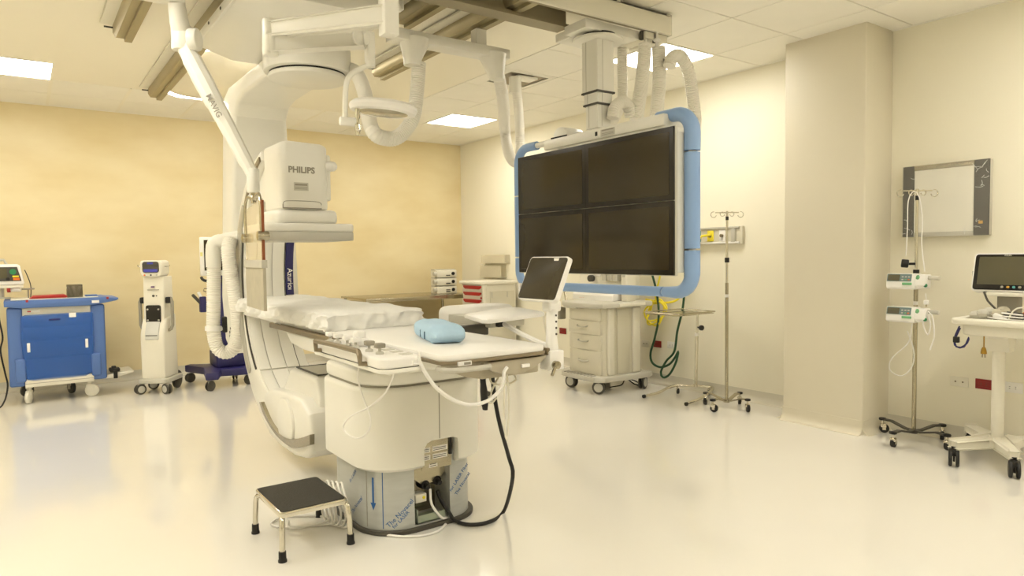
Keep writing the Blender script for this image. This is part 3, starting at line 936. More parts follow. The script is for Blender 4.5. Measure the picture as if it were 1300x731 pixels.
# ribbed hoses of the monitor bank
def rib(label, pts, r=0.04):
    g = Geo(); g.tube(pts, r, 16, corr=(0.0045, 0.012))
    return single('ribbed_hose', g, M_HOSE, label, 'hose', tuple(V(pts[0])), 'ribbed cable hoses')
rib('straight ribbed hose hanging just right of the lift column', [(3.386,3.420,2.745),(3.384,3.420,2.545),(3.383,3.420,2.354)]+[(3.326,3.400,2.270)]+[(3.17, 3.36, 2.1)], 0.037)
rib('short ribbed hose arched on the header beam beside the lift column', [(3.082,3.200,2.158),(3.096,3.200,2.219),(3.152,3.200,2.264),(3.214,3.200,2.252),(3.242,3.200,2.185)], 0.040)
rib('thick ribbed hose hanging straight down, left one of two under the rail end', [(3.354,3.180,2.658),(3.331,3.180,2.459),(3.301,3.180,2.304),(3.272,3.180,2.164)], 0.045)
rib('thick ribbed hose hanging straight down, right one of two under the rail end', [(3.436,3.140,2.642),(3.443,3.140,2.440),(3.427,3.140,2.296),(3.412,3.140,2.172)], 0.046)
rib('ribbed hose arching over to the right behind the blue bumper corner', [(3.440,3.050,2.500),(3.462,3.050,2.554),(3.538,3.050,2.580),(3.614,3.050,2.506),(3.661,3.050,2.348),(3.685,3.050,2.144)]+[(3.517,3.000,1.918),(3.471,3.000,1.713)], 0.042)
for q, wh in (([(3.361,3.180,2.710)][0], 'left'), ([(3.421,3.140,2.685)][0], 'right')):
    t = thing('hose_hanger', 'white knob hook above the ' + wh + ' of the two thick straight hoses', 'hook', (q[0], q[1], 2.70), 'hose hooks under the cross rail')
    g = Geo(); g.ball((q[0], q[1], q[2]), 0.024, 12, (1, 1, 0.6)); g.cyl((q[0], q[1], q[2]), (q[0], q[1], 2.742), 0.008, n=8)
    part('hook_knob', g, M_WHITE2, t)
    g = Geo(); g.cyl((q[0], q[1], q[2] - 0.05), (q[0], q[1], q[2]), 0.009, n=8)
    part('hook_pin', g, M_WHITE2, t)
for x in (3.30, 3.42):
    t = thing('hose_trolley', 'cream trolley block under the rail, ' + ('next to the monitor carriage' if x < 3.4 else 'at the rail end'), 'trolley', (x, 3.3, 2.742), 'hose trolleys')
    g = Geo(); g.box(x + 0.03, x + 0.12, 3.157, 3.42, 2.69, 2.735, 0.004)
    part('block', g, M_CREAM, t)
    g = Geo(); g.box(x + 0.012, x + 0.03, 3.17, 3.19, 2.68, 2.735)
    part('buffer', g, M_DGREY, t)

# ================================================================== PATIENT TABLE
TZ = 0.92
t = TAB = thing('patient_table', 'white X-ray patient table on a pedestal with film-covered steel plinth', 'patient table', (1.56, 3.15, 0))
g = Geo(); g.prism(rrect(1.258, 1.866, 2.862, 3.44, (0.11, 0.11, 0.215, 0.175), 10), 'z', 0.0, 0.022, 0.006)
part('base_plate', g, M_DGREY, t)
g = Geo(); g.prism(rrect(1.275, 1.84, 2.88, 3.42, (0.1, 0.1, 0.2, 0.16), 14), 'z', 0.022, 0.36)
pl = part('plinth', g, M_FILM, t)
cut(pl, (lambda q: q.box(1.475, 1.668, 2.80, 3.05, 0.03, 0.5))(Geo()))
cov = Geo(); cov.prism(rrect(1.235, 1.885, 2.83, 3.48, (0.12, 0.12, 0.21, 0.18), 12), 'z', 0.305, 0.70, 0.02, 3)
cov.xform(lambda c: (1.56 + (c.x - 1.56) * (0.955 if c.z < 0.32 else 1.0), 3.15 + (c.y - 3.15) * (0.955 if c.z < 0.32 else 1.0), c.z))
cv = part('pedestal_cover', cov, M_WHITE, t)
cut(cv, (lambda q: q.prism([(1.505, 0.28), (1.505, 0.40), (1.52, 0.425), (1.545, 0.435), (1.66, 0.435), (1.685, 0.425), (1.69, 0.40), (1.69, 0.28)], 'y', 2.78, 3.04))(Geo()))
g = Geo(); g.box(1.586, 1.590, 2.8285, 2.832, 0.44, 0.69)
part('cover_seam', g, M_GREY, cv)
# seams of the film and printed lettering, bent round the front corner of the plinth
def film_pt(c):
    """(s, out, z): s runs left from the connector bay round the corner"""
    r, xl, yf = 0.2, 1.275, 2.88
    q = r * PI / 2
    if c.x < 0:
        return (xl + r - c.x, yf - c.y, c.z)
    if c.x < q:
        a_ = c.x / r
        return (xl + r - (r + c.y) * math.sin(a_), yf + r - (r + c.y) * math.cos(a_), c.z)
    return (xl - c.y, yf + r + (c.x - q), c.z)
def film_bar(name, s0, s1, z0, z1, m_):
    g_ = Geo(); g_.box(s0, s1, 0.0002, 0.001, z0, z1)
    g_.xform(film_pt)
    return part(name, g_, m_, pl)
film_bar('film_seam', 0.149, 0.153, 0.03, 0.31, M_BLUETXT)
film_bar('film_seam', 0.236, 0.239, 0.03, 0.31, M_GREY)
g = Geo(); g.prism([(0.205, 0.27), (0.205, 0.15), (0.215, 0.15), (0.20, 0.115), (0.185, 0.15), (0.195, 0.15), (0.195, 0.27)], 'y', 0.0002, 0.001)
g.xform(film_pt)
part('printed_arrow', g, M_BLUETXT, pl)
def film_text(s_, s0, z0, ang, size):
    cu = bpy.data.curves.new('txt', 'FONT')
    cu.body = s_; cu.size = size; cu.resolution_u = 2; cu.offset = 0.0003
    to = bpy.data.objects.new('txt', cu); COL.objects.link(to)
    bpy.context.view_layer.update()
    me = bpy.data.meshes.new_from_object(to.evaluated_get(bpy.context.evaluated_depsgraph_get()))
    bpy.data.objects.remove(to)
    g_ = Geo(); g_.bm.from_mesh(me); bpy.data.meshes.remove(me)
    ca_, sa_ = math.cos(ang), math.sin(ang)
    g_.xform(lambda c: film_pt(V((s0 - (c.x * ca_ - c.y * sa_), 0.0008, z0 + c.x * sa_ + c.y * ca_))))
    part('lettering', g_, M_BLUETXT, pl)
A4 = math.radians(43)
film_text('The Novacel', 0.125, 0.035, A4, 0.032)
film_text('for LASER', 0.10, 0.03, A4, 0.024)
film_text('The Novacel', 0.38, 0.05, A4, 0.03)
film_text('for LASER', 0.40, 0.20, A4, 0.026)
film_text('for LASER Fiber', -0.20, 0.15, math.radians(50), 0.024)
film_text('The Novacel', -0.23, 0.125, math.radians(50), 0.024)
# connector bay
g = Geo(); g.box(1.476, 1.69, 3.035, 3.05, 0.03, 0.435)
bay = part('connector_panel', g, M_STEEL, t)
g = Geo(); g.prism([(1.507, 0.29), (1.507, 0.40), (1.53, 0.43), (1.655, 0.43), (1.668, 0.42), (1.668, 0.29)], 'y', 2.862, 2.868)
bp = part('label_plate', g, M_STEEL, t)
for (x0, x1, z0, z1) in ((1.512, 1.552, 0.372, 0.395), (1.565, 1.645, 0.372, 0.396), (1.512, 1.552, 0.336, 0.36), (1.565, 1.645, 0.336, 0.36), (1.545, 1.59, 0.298, 0.315)):
    g = Geo(); g.box(x0, x1, 2.860, 2.8625, z0, z1)
    lb = part('label', g, M_WHITE2, bp)
    for k in range(2):
        g = Geo(); g.box(x0 + 0.004, x1 - 0.006, 2.8595, 2.8602, z0 + 0.005 + 0.009 * k, z0 + 0.008 + 0.009 * k)
        part('print', g, M_DGREY, lb)
g = Geo(); g.box(1.655, 1.668, 2.855, 2.8618, 0.345, 0.43)
part('dark_slot', g, M_BLACK, bp)
g = Geo(); g.prism([(1.48, 0.29), (1.668, 0.29), (1.668, 0.24), (1.62, 0.20), (1.54, 0.20), (1.48, 0.25)], 'y', 2.93, 2.936)
part('bracket_plate', g, M_STEEL, t)
for (x, z) in ((1.56, 0.19), (1.625, 0.2)):
    g = Geo(); g.cyl((x, 2.99, z), (x, 2.925, z + 0.005), 0.023, n=18, bev=0.004); g.cyl((x, 2.93, z + 0.005), (x, 2.90, z), 0.013, n=12)
    part('plug', g, M_BLACK, t)
g = Geo(); g.box(1.49, 1.55, 2.90, 2.96, 0.125, 0.165, 0.003)
part('junction_box', g, M_CREAM, t)
g = Geo(); g.cyl((1.535, 2.90, 0.147), (1.535, 2.898, 0.147), 0.008, n=10)
part('yellow_dot', g, M_YEL, t)
g = Geo(); g.box(1.487, 1.64, 2.88, 2.99, 0.03, 0.036); g.box(1.487, 1.491, 2.88, 2.99, 0.03, 0.10); g.box(1.487, 1.64, 2.88, 2.884, 0.03, 0.07)
part('cable_tray', g, mat('pale_green_zinc', 'AAB5A2', 0.35, metal=0.5), t)
# collar, carriage and tabletop
g = Geo(); g.prism(rrect(1.255, 1.865, 2.855, 3.455, (0.11, 0.11, 0.2, 0.17), 10), 'z', 0.70, 0.71)
part('collar_gap', g, M_GREY, t)
g = Geo(); g.prism(rrect(1.245, 1.875, 2.84, 3.47, (0.12, 0.12, 0.205, 0.175), 10), 'z', 0.71, 0.775, 0.015, 3)
part('collar', g, M_WHITE, t)
g = Geo(); g.prism([(2.62, 0.868), (2.66, 0.81), (2.74, 0.785), (3.85, 0.785), (4.02, 0.80), (4.12, 0.868)], 'x', 1.27, 1.84, 0.02, 3)
part('table_carriage', g, M_WHITE, t)
g = Geo(); g.box(1.262, 1.272, 2.90, 2.955, 0.79, 0.815, 0.003)
part('release_latch', g, M_BLACK, t)
g = Geo(); g.prism(rrect(1.30, 1.815, 2.28, 5.32, (0.2, 0.2, 0.055, 0.055), 8), 'z', 0.893, 0.92, 0.008, 2)
part('tabletop', g, M_WHITE2, t)
g = Geo(); g.prism(rrect(1.295, 1.82, 2.275, 4.3, (0.02, 0.02, 0.058, 0.058), 8), 'z', 0.880, 0.895, 0.004)
part('edge_frame', g, M_BRONZE, t)
g = Geo(); g.box(1.262, 1.276, 3.02, 4.40, 0.868, 0.898, 0.003)
sr = part('accessory_rail', g, M_BRONZE, t)
for y in (3.1, 3.6, 4.1, 4.3):
    g = Geo(); g.box(1.275, 1.297, y, y + 0.03, 0.874, 0.892)
    part('rail_spacer', g, M_DGREY, sr)
g = Geo(); g.box(1.84, 1.854, 2.32, 3.9, 0.868, 0.898, 0.003)
sr = part('accessory_rail', g, M_BRONZE, t)
for y in (2.5, 3.0, 3.6):
    g = Geo(); g.box(1.818, 1.842, y, y + 0.03, 0.874, 0.892)
    part('rail_spacer', g, M_DGREY, sr)
g = Geo(); g.tube([(1.31, 2.34, 0.862), (1.315, 2.29, 0.862), (1.345, 2.262, 0.862), (1.42, 2.255, 0.862), (1.50, 2.255, 0.862)], 0.011, 10)
part('foot_rail', g, M_LGREY, t)
g = Geo(); g.box(1.36, 1.42, 2.266, 2.275, 0.876, 0.892)
lb = part('label', g, M_WHITE2, t)
g = Geo(); g.box(1.385, 1.415, 2.2655, 2.267, 0.879, 0.889)
part('print', g, M_GREY, lb)
sk = [(1.515, 0.872), (1.515, 0.845), (1.54, 0.832), (1.58, 0.818), (1.64, 0.810), (1.69, 0.813), (1.74, 0.826), (1.78, 0.845), (1.815, 0.872)]
g = Geo(); g.prism(sk, 'y', 2.29, 2.33, 0.004)
part('foot_skirt', g, M_TAUPE, t)
g = Geo(); g.box(1.675, 1.715, 2.280, 2.291, 0.835, 0.85, 0.002)
part('socket', g, M_WHITE2, t)
g = Geo(); g.prism([(2.33, 0.872), (2.33, 0.80), (2.45, 0.79), (2.66, 0.80), (2.66, 0.872)], 'x', 1.5, 1.8, 0.01)
part('foot_box', g, M_TAUPE, t)

# control module on the left rail
t = thing('control_module', 'white table-side control panel with a guard bar and small levers', 'control panel', (1.17, 2.72, 0.87))
g = Geo(); g.prism(rrect(1.085, 1.262, 2.37, 3.10, (0.02, 0.02, 0.04, 0.04), 5), 'z', 0.875, 0.918, 0.01, 3)
part('body', g, M_WHITE2, t)
g = Geo(); g.prism(rrect(1.085, 1.262, 2.37, 3.10, (0.02, 0.02, 0.04, 0.04), 5), 'z', 0.858, 0.875, 0.004)
part('base', g, M_WHITE, t)
g = Geo(); g.prism(rrect(1.088, 1.262, 2.373, 3.10, (0.02, 0.02, 0.04, 0.04), 5), 'z', 0.8745, 0.8775)
part('seam', g, M_DGREY, t)
g = Geo(); g.tube([(1.10, 3.0, 0.885), (1.062, 3.0, 0.89), (1.058, 2.995, 0.93), (1.058, 2.80, 0.935), (1.058, 2.52, 0.935), (1.058, 2.505, 0.92), (1.06, 2.505, 0.888), (1.10, 2.505, 0.884)], 0.011, 8, smooth=False, flat=(1, 1))
part('guard_bar', g, M_BRONZE, t)
for k, y in enumerate((3.03, 2.94, 2.83, 2.74, 2.60, 2.50)):
    g = Geo(); g.lathe([(0.017, 0), (0.015, 0.01), (0.006, 0.014), (0.006, 0.028), (0, 0.028)], (1.14, y, 0.917), (0, 0, 1), 14)
    lv = part('lever', g, M_LGREY, t)
    g = Geo(); g.box(1.122, 1.160, y - 0.017, y + 0.017, 0.943, 0.962, 0.005)
    part('lever_cap', g, M_GREY if k > 3 else M_WHITE2, lv)
g = Geo(); g.box(1.15, 1.215, 2.76, 2.83, 0.917, 0.955, 0.012, 3); g.box(1.16, 1.205, 2.77, 2.82, 0.95, 0.985, 0.012, 3)
part('joystick_cap', g, M_WHITE2, t)
for k in range(4):
    g = Geo(); g.box(1.20, 1.245, 2.42 + 0.08 * k, 2.46 + 0.08 * k, 0.917, 0.920, 0.001)
    part('key', g, M_LGREY, t)
g = Geo(); g.box(1.262, 1.29, 2.52, 2.60, 0.868, 0.90); g.box(1.262, 1.29, 2.9, 2.98, 0.868, 0.90)
part('rail_hook', g, M_WHITE2, t)

# mattress under a crumpled sheet
def cloth(x0, x1, y0, y1, z0, z1, cuts, amp, seed):
    t_ = bmesh.new()
    bmesh.ops.create_cube(t_, size=1.0)
    bmesh.ops.subdivide_edges(t_, edges=list(t_.edges), cuts=cuts, use_grid_fill=True)
    gg = Geo()
    for v in t_.verts:
        u = v.co * 2
        m = max(abs(u.x), abs(u.z))
        L2 = (abs(u.x) ** 5 + abs(u.z) ** 5) ** 0.2
        k = m / L2 if L2 > 1e-6 else 1.0
        ux, uz = (u.x * k, u.z * k) if u.z > 0 else (u.x, u.z)
        ey = 1 - 0.35 * max(0.0, (abs(u.y) - 0.93) / 0.07) ** 2 if u.z > 0 else 1
        p = V((x0 + (x1 - x0) * (ux + 1) / 2, y0 + (y1 - y0) * (u.y + 1) / 2, z0 + (z1 - z0) * (uz * ey + 1) / 2))
        side = abs(u.x) ** 4
        # folds: slanting creases on the sides, soft waves on top
        cr = noise.noise(V((p.y * 13 + p.z * 26, p.z * 9 + seed, 0.5))) + 0.6 * noise.noise(V((p.y * 30 - p.z * 40, p.z * 14, seed)))
        wv = noise.noise(V((p.x * 7, p.y * 4.5, seed))) + 0.45 * noise.noise(V((p.x * 15 + p.y * 7, p.y * 11, seed + 3)))
        ridge = 1 - abs(noise.noise(V((p.x * 5 + p.y * 2.2, p.y * 3.1, seed + 8)))) * 2.2
        p.x += math.copysign(1, u.x) * side * amp * 1.5 * cr
        if u.z > 0:
            p.z += amp * (0.55 * wv + 0.5 * max(0, ridge) * 0.8) * (1 - 0.3 * side)
        endf = max(0.0, (abs(u.y) - 0.9) / 0.1)
        p.y += math.copysign(1, u.y) * endf * amp * 1.6 * noise.noise(V((p.x * 20, p.z * 18, seed)))
        if u.z < -0.99:
            p.z = z0
        v.co = p
    for f in t_.faces: f.smooth = True
    gg._add(t_)
    return gg
g = cloth(1.27, 1.835, 3.42, 5.36, TZ, 1.014, 70, 0.02, 3.0)
g.xform(lambda c: (c.x, c.y, max(TZ + 0.001, c.z)))
mt = single('mattress', g, M_SHEET, 'white sheet-covered mattress on the head half of the patient table', 'mattress', (1.55, 4.4, TZ), ang=60)
# light blue wrapped pad
def sst_(e0, e1, x):
    k = max(0.0, min(1.0, (x - e0) / (e1 - e0)))
    return k * k * (3 - 2 * k)
def pillow():
    t_ = bmesh.new()
    bmesh.ops.create_cube(t_, size=1.0)
    bmesh.ops.subdivide_edges(t_, edges=list(t_.edges), cuts=34, use_grid_fill=True)
    gg = Geo()
    LX, LY, LZ = 0.16, 0.44, 0.088
    rot = Matrix.Rotation(math.radians(-16), 3, 'Z')
    for v in t_.verts:
        u = v.co * 2
        # rounded cross-section, ends folded down to a seam at mid height
        m = max(abs(u.x), abs(u.z))
        L2 = (abs(u.x) ** 3.2 + abs(u.z) ** 3.2) ** (1 / 3.2)
        k = m / L2 if L2 > 1e-6 else 1.0
        cx_, cz_ = u.x * k, u.z * k
        e = sst_(0.72, 1.0, abs(u.y))
        fx = 1 - 0.22 * e
        fz = 1 - 0.62 * e
        p = V((cx_ * fx * LX / 2, u.y * LY / 2 * (1 - 0.05 * cz_ * cz_), cz_ * fz * LZ / 2))
        w = 0.0035 * sst_(0.55, 0.95, abs(u.y)) + 0.0015
        p.z += w * noise.noise(V((p.x * 45, p.y * 14, 1.3))) * (1 if u.z > -0.3 else 0)
        p.x += 0.003 * noise.noise(V((p.x * 10, p.y * 26, p.z * 20)))
        p = rot @ p
        v.co = p + V((1.555, 2.765, TZ + LZ / 2 - 0.006))
        v.co.z = max(TZ + 0.001, v.co.z)
    for f in t_.faces: f.smooth = True
    gg._add(t_)
    return gg
t = thing('wrapped_pad', 'light blue cloth-wrapped pad on the foot end of the patient table', 'pad', (1.555, 2.765, TZ))
part('pad_wrap', pillow(), M_PADBL, t, ang=60)
rot = Matrix.Rotation(math.radians(-16), 3, 'Z')
for (dx, y0, y1) in ((-0.0815, -0.07, -0.062), (-0.0815, 0.02, 0.026)):
    g = Geo(); g.box(dx, dx + 0.003, y0, y1, 0.012, 0.045)
    g.xform(lambda c: rot @ V(c) + V((1.555, 2.765, TZ)))
    part('fold_line', g, mat('dark_blue_fold', '2E5A78', 0.7), t)

# arm board and its white padded roll on the far rail
t = thing('arm_board', 'white arm board with a rounded rest on the far side of the table', 'arm board', (2.1, 3.1, 0.9))
g = Geo(); g.prism([(1.83, 2.83), (1.85, 2.80), (1.88, 2.795), (2.28, 2.915), (2.33, 2.96), (2.42, 3.30), (2.41, 3.36), (2.36, 3.37), (1.96, 3.17), (1.92, 3.13)], 'z', 0.968, 0.99, 0.006)
part('board', g, M_WHITE2, t)
g = Geo(); g.prism(rrect(2.02, 2.50, 3.40, 3.68, 0.13, 8), 'z', 0.885, 1.0, 0.04, 4)
part('rounded_rest', g, M_WHITE2, t)
g = Geo(); g.box(2.0, 2.22, 3.0, 3.44, 0.92, 0.966, 0.006)
part('joint_block', g, M_LGREY, t)
g = Geo(); g.box(2.03, 2.06, 2.97, 3.0, 0.925, 0.96, 0.003)
part('lock_knob', g, M_BLACK, t)
g = Geo(); g.tube([(2.08, 3.02, 0.945), (2.02, 2.80, 0.92), (1.95, 2.55, 0.90), (1.905, 2.40, 0.895)], 0.013, 8)
part('support_bar', g, M_WHITE2, t)
g = Geo(); g.box(1.856, 2.02, 3.05, 3.11, 0.88, 0.935, 0.004)
part('rail_clamp', g, M_DGREY, t)

# touch screen on the foot corner of the rail
t = thing('touch_screen', 'tilted dark touch screen on a white jointed stand clamped to the table foot', 'touch screen', (1.93, 2.42, 0.9))
g = Geo(); g.box(1.845, 1.925, 2.31, 2.385, 0.80, 0.885, 0.006)
part('rail_clamp', g, M_WHITE2, t)
g = Geo(); g.cyl((1.87, 2.31, 0.825), (1.87, 2.285, 0.825), 0.018, n=16, bev=0.003); g.cyl((1.865, 2.292, 0.825), (1.835, 2.285, 0.785), 0.007, n=8)
part('clamp_lever', g, M_STEEL, t)
g = Geo(); g.cyl((1.885, 2.347, 0.885), (1.885, 2.347, 0.95), 0.03, 0.024, n=16); g.cyl((1.885, 2.347, 0.945), (1.90, 2.36, 1.06), 0.024, 0.026, n=14)
part('stand', g, M_WHITE2, t)
g = Geo(); g.box(1.87, 1.94, 2.34, 2.40, 1.05, 1.10, 0.012, 3)
part('tilt_joint', g, M_WHITE2, t)
for k in range(4):
    zz = 0.955 + 0.027 * k
    g = Geo(); g.cyl((1.893 + 0.002 * k, 2.327 + 0.003 * k, zz), (1.892 + 0.002 * k, 2.322 + 0.003 * k, zz), 0.005, n=8)
    part('screw', g, M_DGREY, t)
# screen: faces -X (the operator's side), leans back to +X
def tilt_panel(x, y0, y1, z0, L, ang, th, r, m, name, par, inset=0.0, lift=0.0):
    gg = Geo()
    gg.prism(rrect(y0 + inset, y1 - inset, inset, L - inset, r, 5), 'x', -lift, th - lift, 0.002 if th > 0.004 else 0.0)
    ca, sa = math.cos(ang), math.sin(ang)
    gg.xform(lambda c: (x + c.z * sa + c.x * ca, c.y, z0 + c.z * ca - c.x * sa))
    return part(name, gg, m, par)
SX, SY0, SY1, SZ = 1.80, 2.217, 2.487, 1.106
ANG = math.radians(24)
sc = tilt_panel(SX, SY0, SY1, SZ, 0.205, ANG, 0.022, 0.018, M_WHITE2, 'casing', t)
tilt_panel(SX, SY0, SY1, SZ, 0.205, ANG, 0.004, 0.014, M_SCREEN, 'glass', sc, 0.006, 0.002)
g = Geo(); g.box(SX + 0.073, SX + 0.078, 2.28, 2.31, SZ + 0.168, SZ + 0.18)
part('logo_tab', g, M_WHITE2, sc)
g = Geo(); g.box(SX + 0.012, SX + 0.03, SY1 - 0.004, SY1 + 0.005, SZ + 0.02, SZ + 0.07, 0.003)
part('side_grip', g, M_WHITE2, sc)
g = Geo(); g.cyl((1.90, 2.37, 1.085), (1.875, 2.32, 1.17), 0.018, n=12)
part('neck', g, M_WHITE2, t)

# ================================================================== CABLES AT THE TABLE
def cable(name, label, pts, r, m, n=8, step=0.02, cat='cable', group=None):
    g = Geo(); g.tube(pts, r, n, step=step)
    return single(name, g, m, label, cat, tuple(V(pts[0])), group, ang=70)
cable('thin_cable', 'thin white cable looping down from the control panel in front of the pedestal', [(1.190,2.814,0.849),(1.190,2.844,0.776),(1.190,2.789,0.691),(1.190,2.718,0.625),(1.190,2.738,0.559),(1.190,2.851,0.501),(1.190,2.987,0.495),(1.190,3.023,0.524),(1.190,2.926,0.586),(1.190,2.733,0.659),(1.190,2.573,0.742),(1.190,2.489,0.825),(1.190,2.465,0.878)], 0.004, M_WHITE2)
cable('thick_cable', 'thick white cable sagging across the pedestal front below the table foot', [(1.188,2.262,0.924),(1.194,2.262,0.903),(1.220,2.262,0.856),(1.262,2.262,0.803),(1.326,2.262,0.753),(1.404,2.262,0.721),(1.485,2.262,0.725),(1.542,2.262,0.756),(1.566,2.262,0.794),(1.570,2.262,0.832),(1.586,2.262,0.850)], 0.0075, M_WHITE2)
cable('black_power_cable', 'thick black cable dropping from the table foot to the floor and back to the plinth', [(1.672,2.500,0.769),(1.683,2.500,0.673),(1.710,2.500,0.546)]+[(1.797,2.560,0.374),(1.818,2.560,0.278)]+[(1.945,2.818,0.013),(1.808,2.741,0.013),(1.711,2.766,0.013),(1.679,2.852,0.013)]+[(1.655, 2.86, 0.05), (1.63, 2.90, 0.11), (1.615, 2.91, 0.16)], 0.0095, M_BLACK)
cable('floor_cord', 'white cord running along the floor round the plinth to the coil by the stool', [(1.57, 2.90, 0.18), (1.555, 2.86, 0.12), (1.60, 2.84, 0.05)]+[(1.696,2.935,0.007),(1.557,2.806,0.007),(1.420,2.830,0.007),(1.323,2.961,0.007),(1.311,3.164,0.007)]+[(1.235,3.2,0.007)], 0.006, M_WHITE2)
pts = []
for k in range(52):
    a = 2 * PI * k / 13
    pts.append((1.215 - 0.012 * (k // 13) + 0.010 * math.sin(a * 2), 3.12 + 0.03 * (k // 13) + 0.085 * math.cos(a), 0.115 + 0.105 * math.sin(a) + 0.006 * math.sin(k)))
cable('cable_coil', 'coil of white cord leaning on the plinth behind the step stool', pts, 0.0055, M_WHITE2, group=None)
pts = [(1.19, 3.20, 0.007), (1.08, 3.24, 0.007), (0.98, 3.30, 0.007), (0.95, 3.38, 0.007), (1.02, 3.43, 0.007), (1.12, 3.38, 0.007), (1.2, 3.3, 0.007), (1.18, 3.22, 0.02), (1.1, 3.2, 0.02), (1.0, 3.24, 0.018), (1.02, 3.33, 0.02)]
cable('floor_cord', 'loops of white cord lying on the floor under the step stool', pts, 0.0055, M_WHITE2)
t = thing('hand_switch', 'black hand switch hanging under the table foot', 'hand switch', (1.5, 2.36, 0.8))
hs = [(1.557,2.400,0.789),(1.567,2.400,0.655),(1.550,2.400,0.823),(1.576,2.400,0.724)]
g = Geo(); g.tube([hs[0], V(hs[0]) * 0.6 + V(hs[1]) * 0.4, hs[1]], [0.016, 0.02, 0.02, 0.018, 0.014], 12, flat=(1, 0.7))
hb_ = part('body', g, M_BLACK, t)
g = Geo(); g.cyl(V(hs[3]) + V((-0.004, -0.012, 0)), V(hs[3]) + V((-0.004, -0.017, 0)), 0.011, n=14)
part('button', g, M_DGREY, hb_)
g = Geo(); g.tube([hs[0], hs[2], V(hs[2]) + V((0, 0.02, 0.05))], 0.004, 8)
part('cord', g, M_BLACK, hb_)
for k, (pp, lab) in enumerate((([(1.622,2.330,0.831),(1.616,2.330,0.726),(1.614,2.330,0.627),(1.625,2.330,0.533),(1.638,2.330,0.624),(1.640,2.330,0.723),(1.629,2.330,0.823)], 'long loop of thin cream cable hanging below the table socket'),
                       ([(1.606,2.420,0.787),(1.614,2.420,0.760),(1.679,2.420,0.742),(1.742,2.420,0.758),(1.730,2.420,0.787)], 'short cream cable curling sideways under the table foot'),
                       ([(1.669,2.440,0.784),(1.635,2.440,0.734),(1.610,2.440,0.682),(1.626,2.440,0.667),(1.651,2.440,0.687)], 'short cream cable hanging beside the black hand switch'))):
    cable('thin_cable', lab, pp, 0.0045, M_CREAM)
t = thing('cable_hook', 'white wire hook holding the thick cable at the table corner', 'hook', (1.29, 2.28, 0.87))
hk = [(1.189,2.262,0.950),(1.188,2.262,0.903),(1.162,2.262,0.906),(1.165,2.262,0.920)]
g = Geo(); g.tube([hk[0], hk[1], hk[2], hk[3]], 0.006, 8, smooth=False)
part('hook_wire', g, M_WHITE2, t)

# ================================================================== STEP STOOL
t = thing('step_stool', 'chrome step stool with a black ribbed top beside the table pedestal', 'step stool', (1.02, 3.14, 0))
g = Geo(); g.prism(rrect(0.868, 1.172, 2.945, 3.34, 0.02, 4), 'z', 0.183, 0.208, 0.003)
part('frame', g, M_CHROME, t)
g = Geo(); g.prism(rrect(0.876, 1.164, 2.953, 3.332, 0.015, 4), 'z', 0.206, 0.211)
tp = part('top', g, mat('black_ribbed_rubber', '2C2820', 0.6, bump=0.3, bscale=150), t)
for (lx, ly) in ((0.862, 3.325), (0.870, 2.938), (1.178, 2.938), (1.178, 3.345)):
    ix, iy = (1 if lx < 1.02 else -1), (1 if ly < 3.1 else -1)
    g = Geo(); g.tube([(lx + ix * 0.03, ly + iy * 0.09, 0.19), (lx + ix * 0.014, ly + iy * 0.04, 0.19), (lx + ix * 0.006, ly + iy * 0.012, 0.172), (lx + ix * 0.003, ly + iy * 0.005, 0.13), (lx, ly, 0.03)], 0.0125, 12)
    lg = part('leg', g, M_CHROME, t)
    g = Geo(); g.lathe([(0, 0), (0.019, 0), (0.019, 0.008), (0.0165, 0.012), (0.016, 0.045), (0, 0.045)], (lx, ly, 0.0), (0, 0, 1), 14)
    part('rubber_foot', g, M_BLACK, lg)

# ================================================================== BLUE CART
t = thing('medical_cart', 'blue medical cart with a translucent front cover against the back wall', 'medical cart', (0.27, 7.88, 0))
FY, BY = 7.62, 8.15
g = Geo(); g.box(-0.07, 0.60, FY + 0.05, BY, 0.17, 0.87, 0.01)
part('body', g, M_CART, t)
for (x0, x1, fx) in ((-0.115, 0.0, 1), (0.53, 0.645, -1)):
    g = Geo(); g.box(x0, x1, FY, FY + 0.10, 0.165, 0.885, 0.02, 3)
    cp_ = part('corner_post', g, M_CART, t)
    xx = (x0 + 0.045, x1 + 0.012) if fx > 0 else (x0 - 0.012, x1 - 0.045)
    g = Geo(); g.box(xx[0], xx[1], FY - 0.022, FY + 0.02, 0.205, 0.42, 0.018, 3)
    part('post_rib', g, M_CART, cp_)
g = Geo(); g.box(0.0, 0.53, FY + 0.018, FY + 0.05, 0.80, 0.876, 0.004)
fs = part('fascia', g, M_CREAM, t)
g = Geo(); g.box(0.035, 0.135, FY + 0.0165, FY + 0.019, 0.835, 0.853)
lbl = part('maker_label', g, M_WHITE2, fs)
g = Geo(); g.box(0.038, 0.066, FY + 0.0155, FY + 0.017, 0.838, 0.85)
part('red_mark', g, M_RED, lbl)
for k, (z0, z1) in enumerate(((0.235, 0.42), (0.43, 0.58), (0.59, 0.69), (0.70, 0.79))):
    g = Geo(); g.prism([(FY + 0.02, z0), (FY + 0.005, z0 + 0.02), (FY + 0.0, (z0 + z1) / 2), (FY + 0.012, z1 - 0.015), (FY + 0.03, z1), (FY + 0.05, z1), (FY + 0.05, z0)], 'x', 0.005, 0.525, 0.003)
    part('drawer', g, M_CART, t)
g = Geo(); g.prism([(-0.012, 0.80), (-0.018, 0.60), (0.0, 0.40), (0.02, 0.225), (0.06, 0.213), (0.47, 0.213), (0.52, 0.245), (0.545, 0.50), (0.548, 0.80), (0.53, 0.815), (0.02, 0.815)], 'y', FY - 0.014, FY - 0.008, 0.002)
cvv = part('front_cover', g, mat('blue_cover_sheet', '3D70C6', 0.22, alpha=0.55), t)
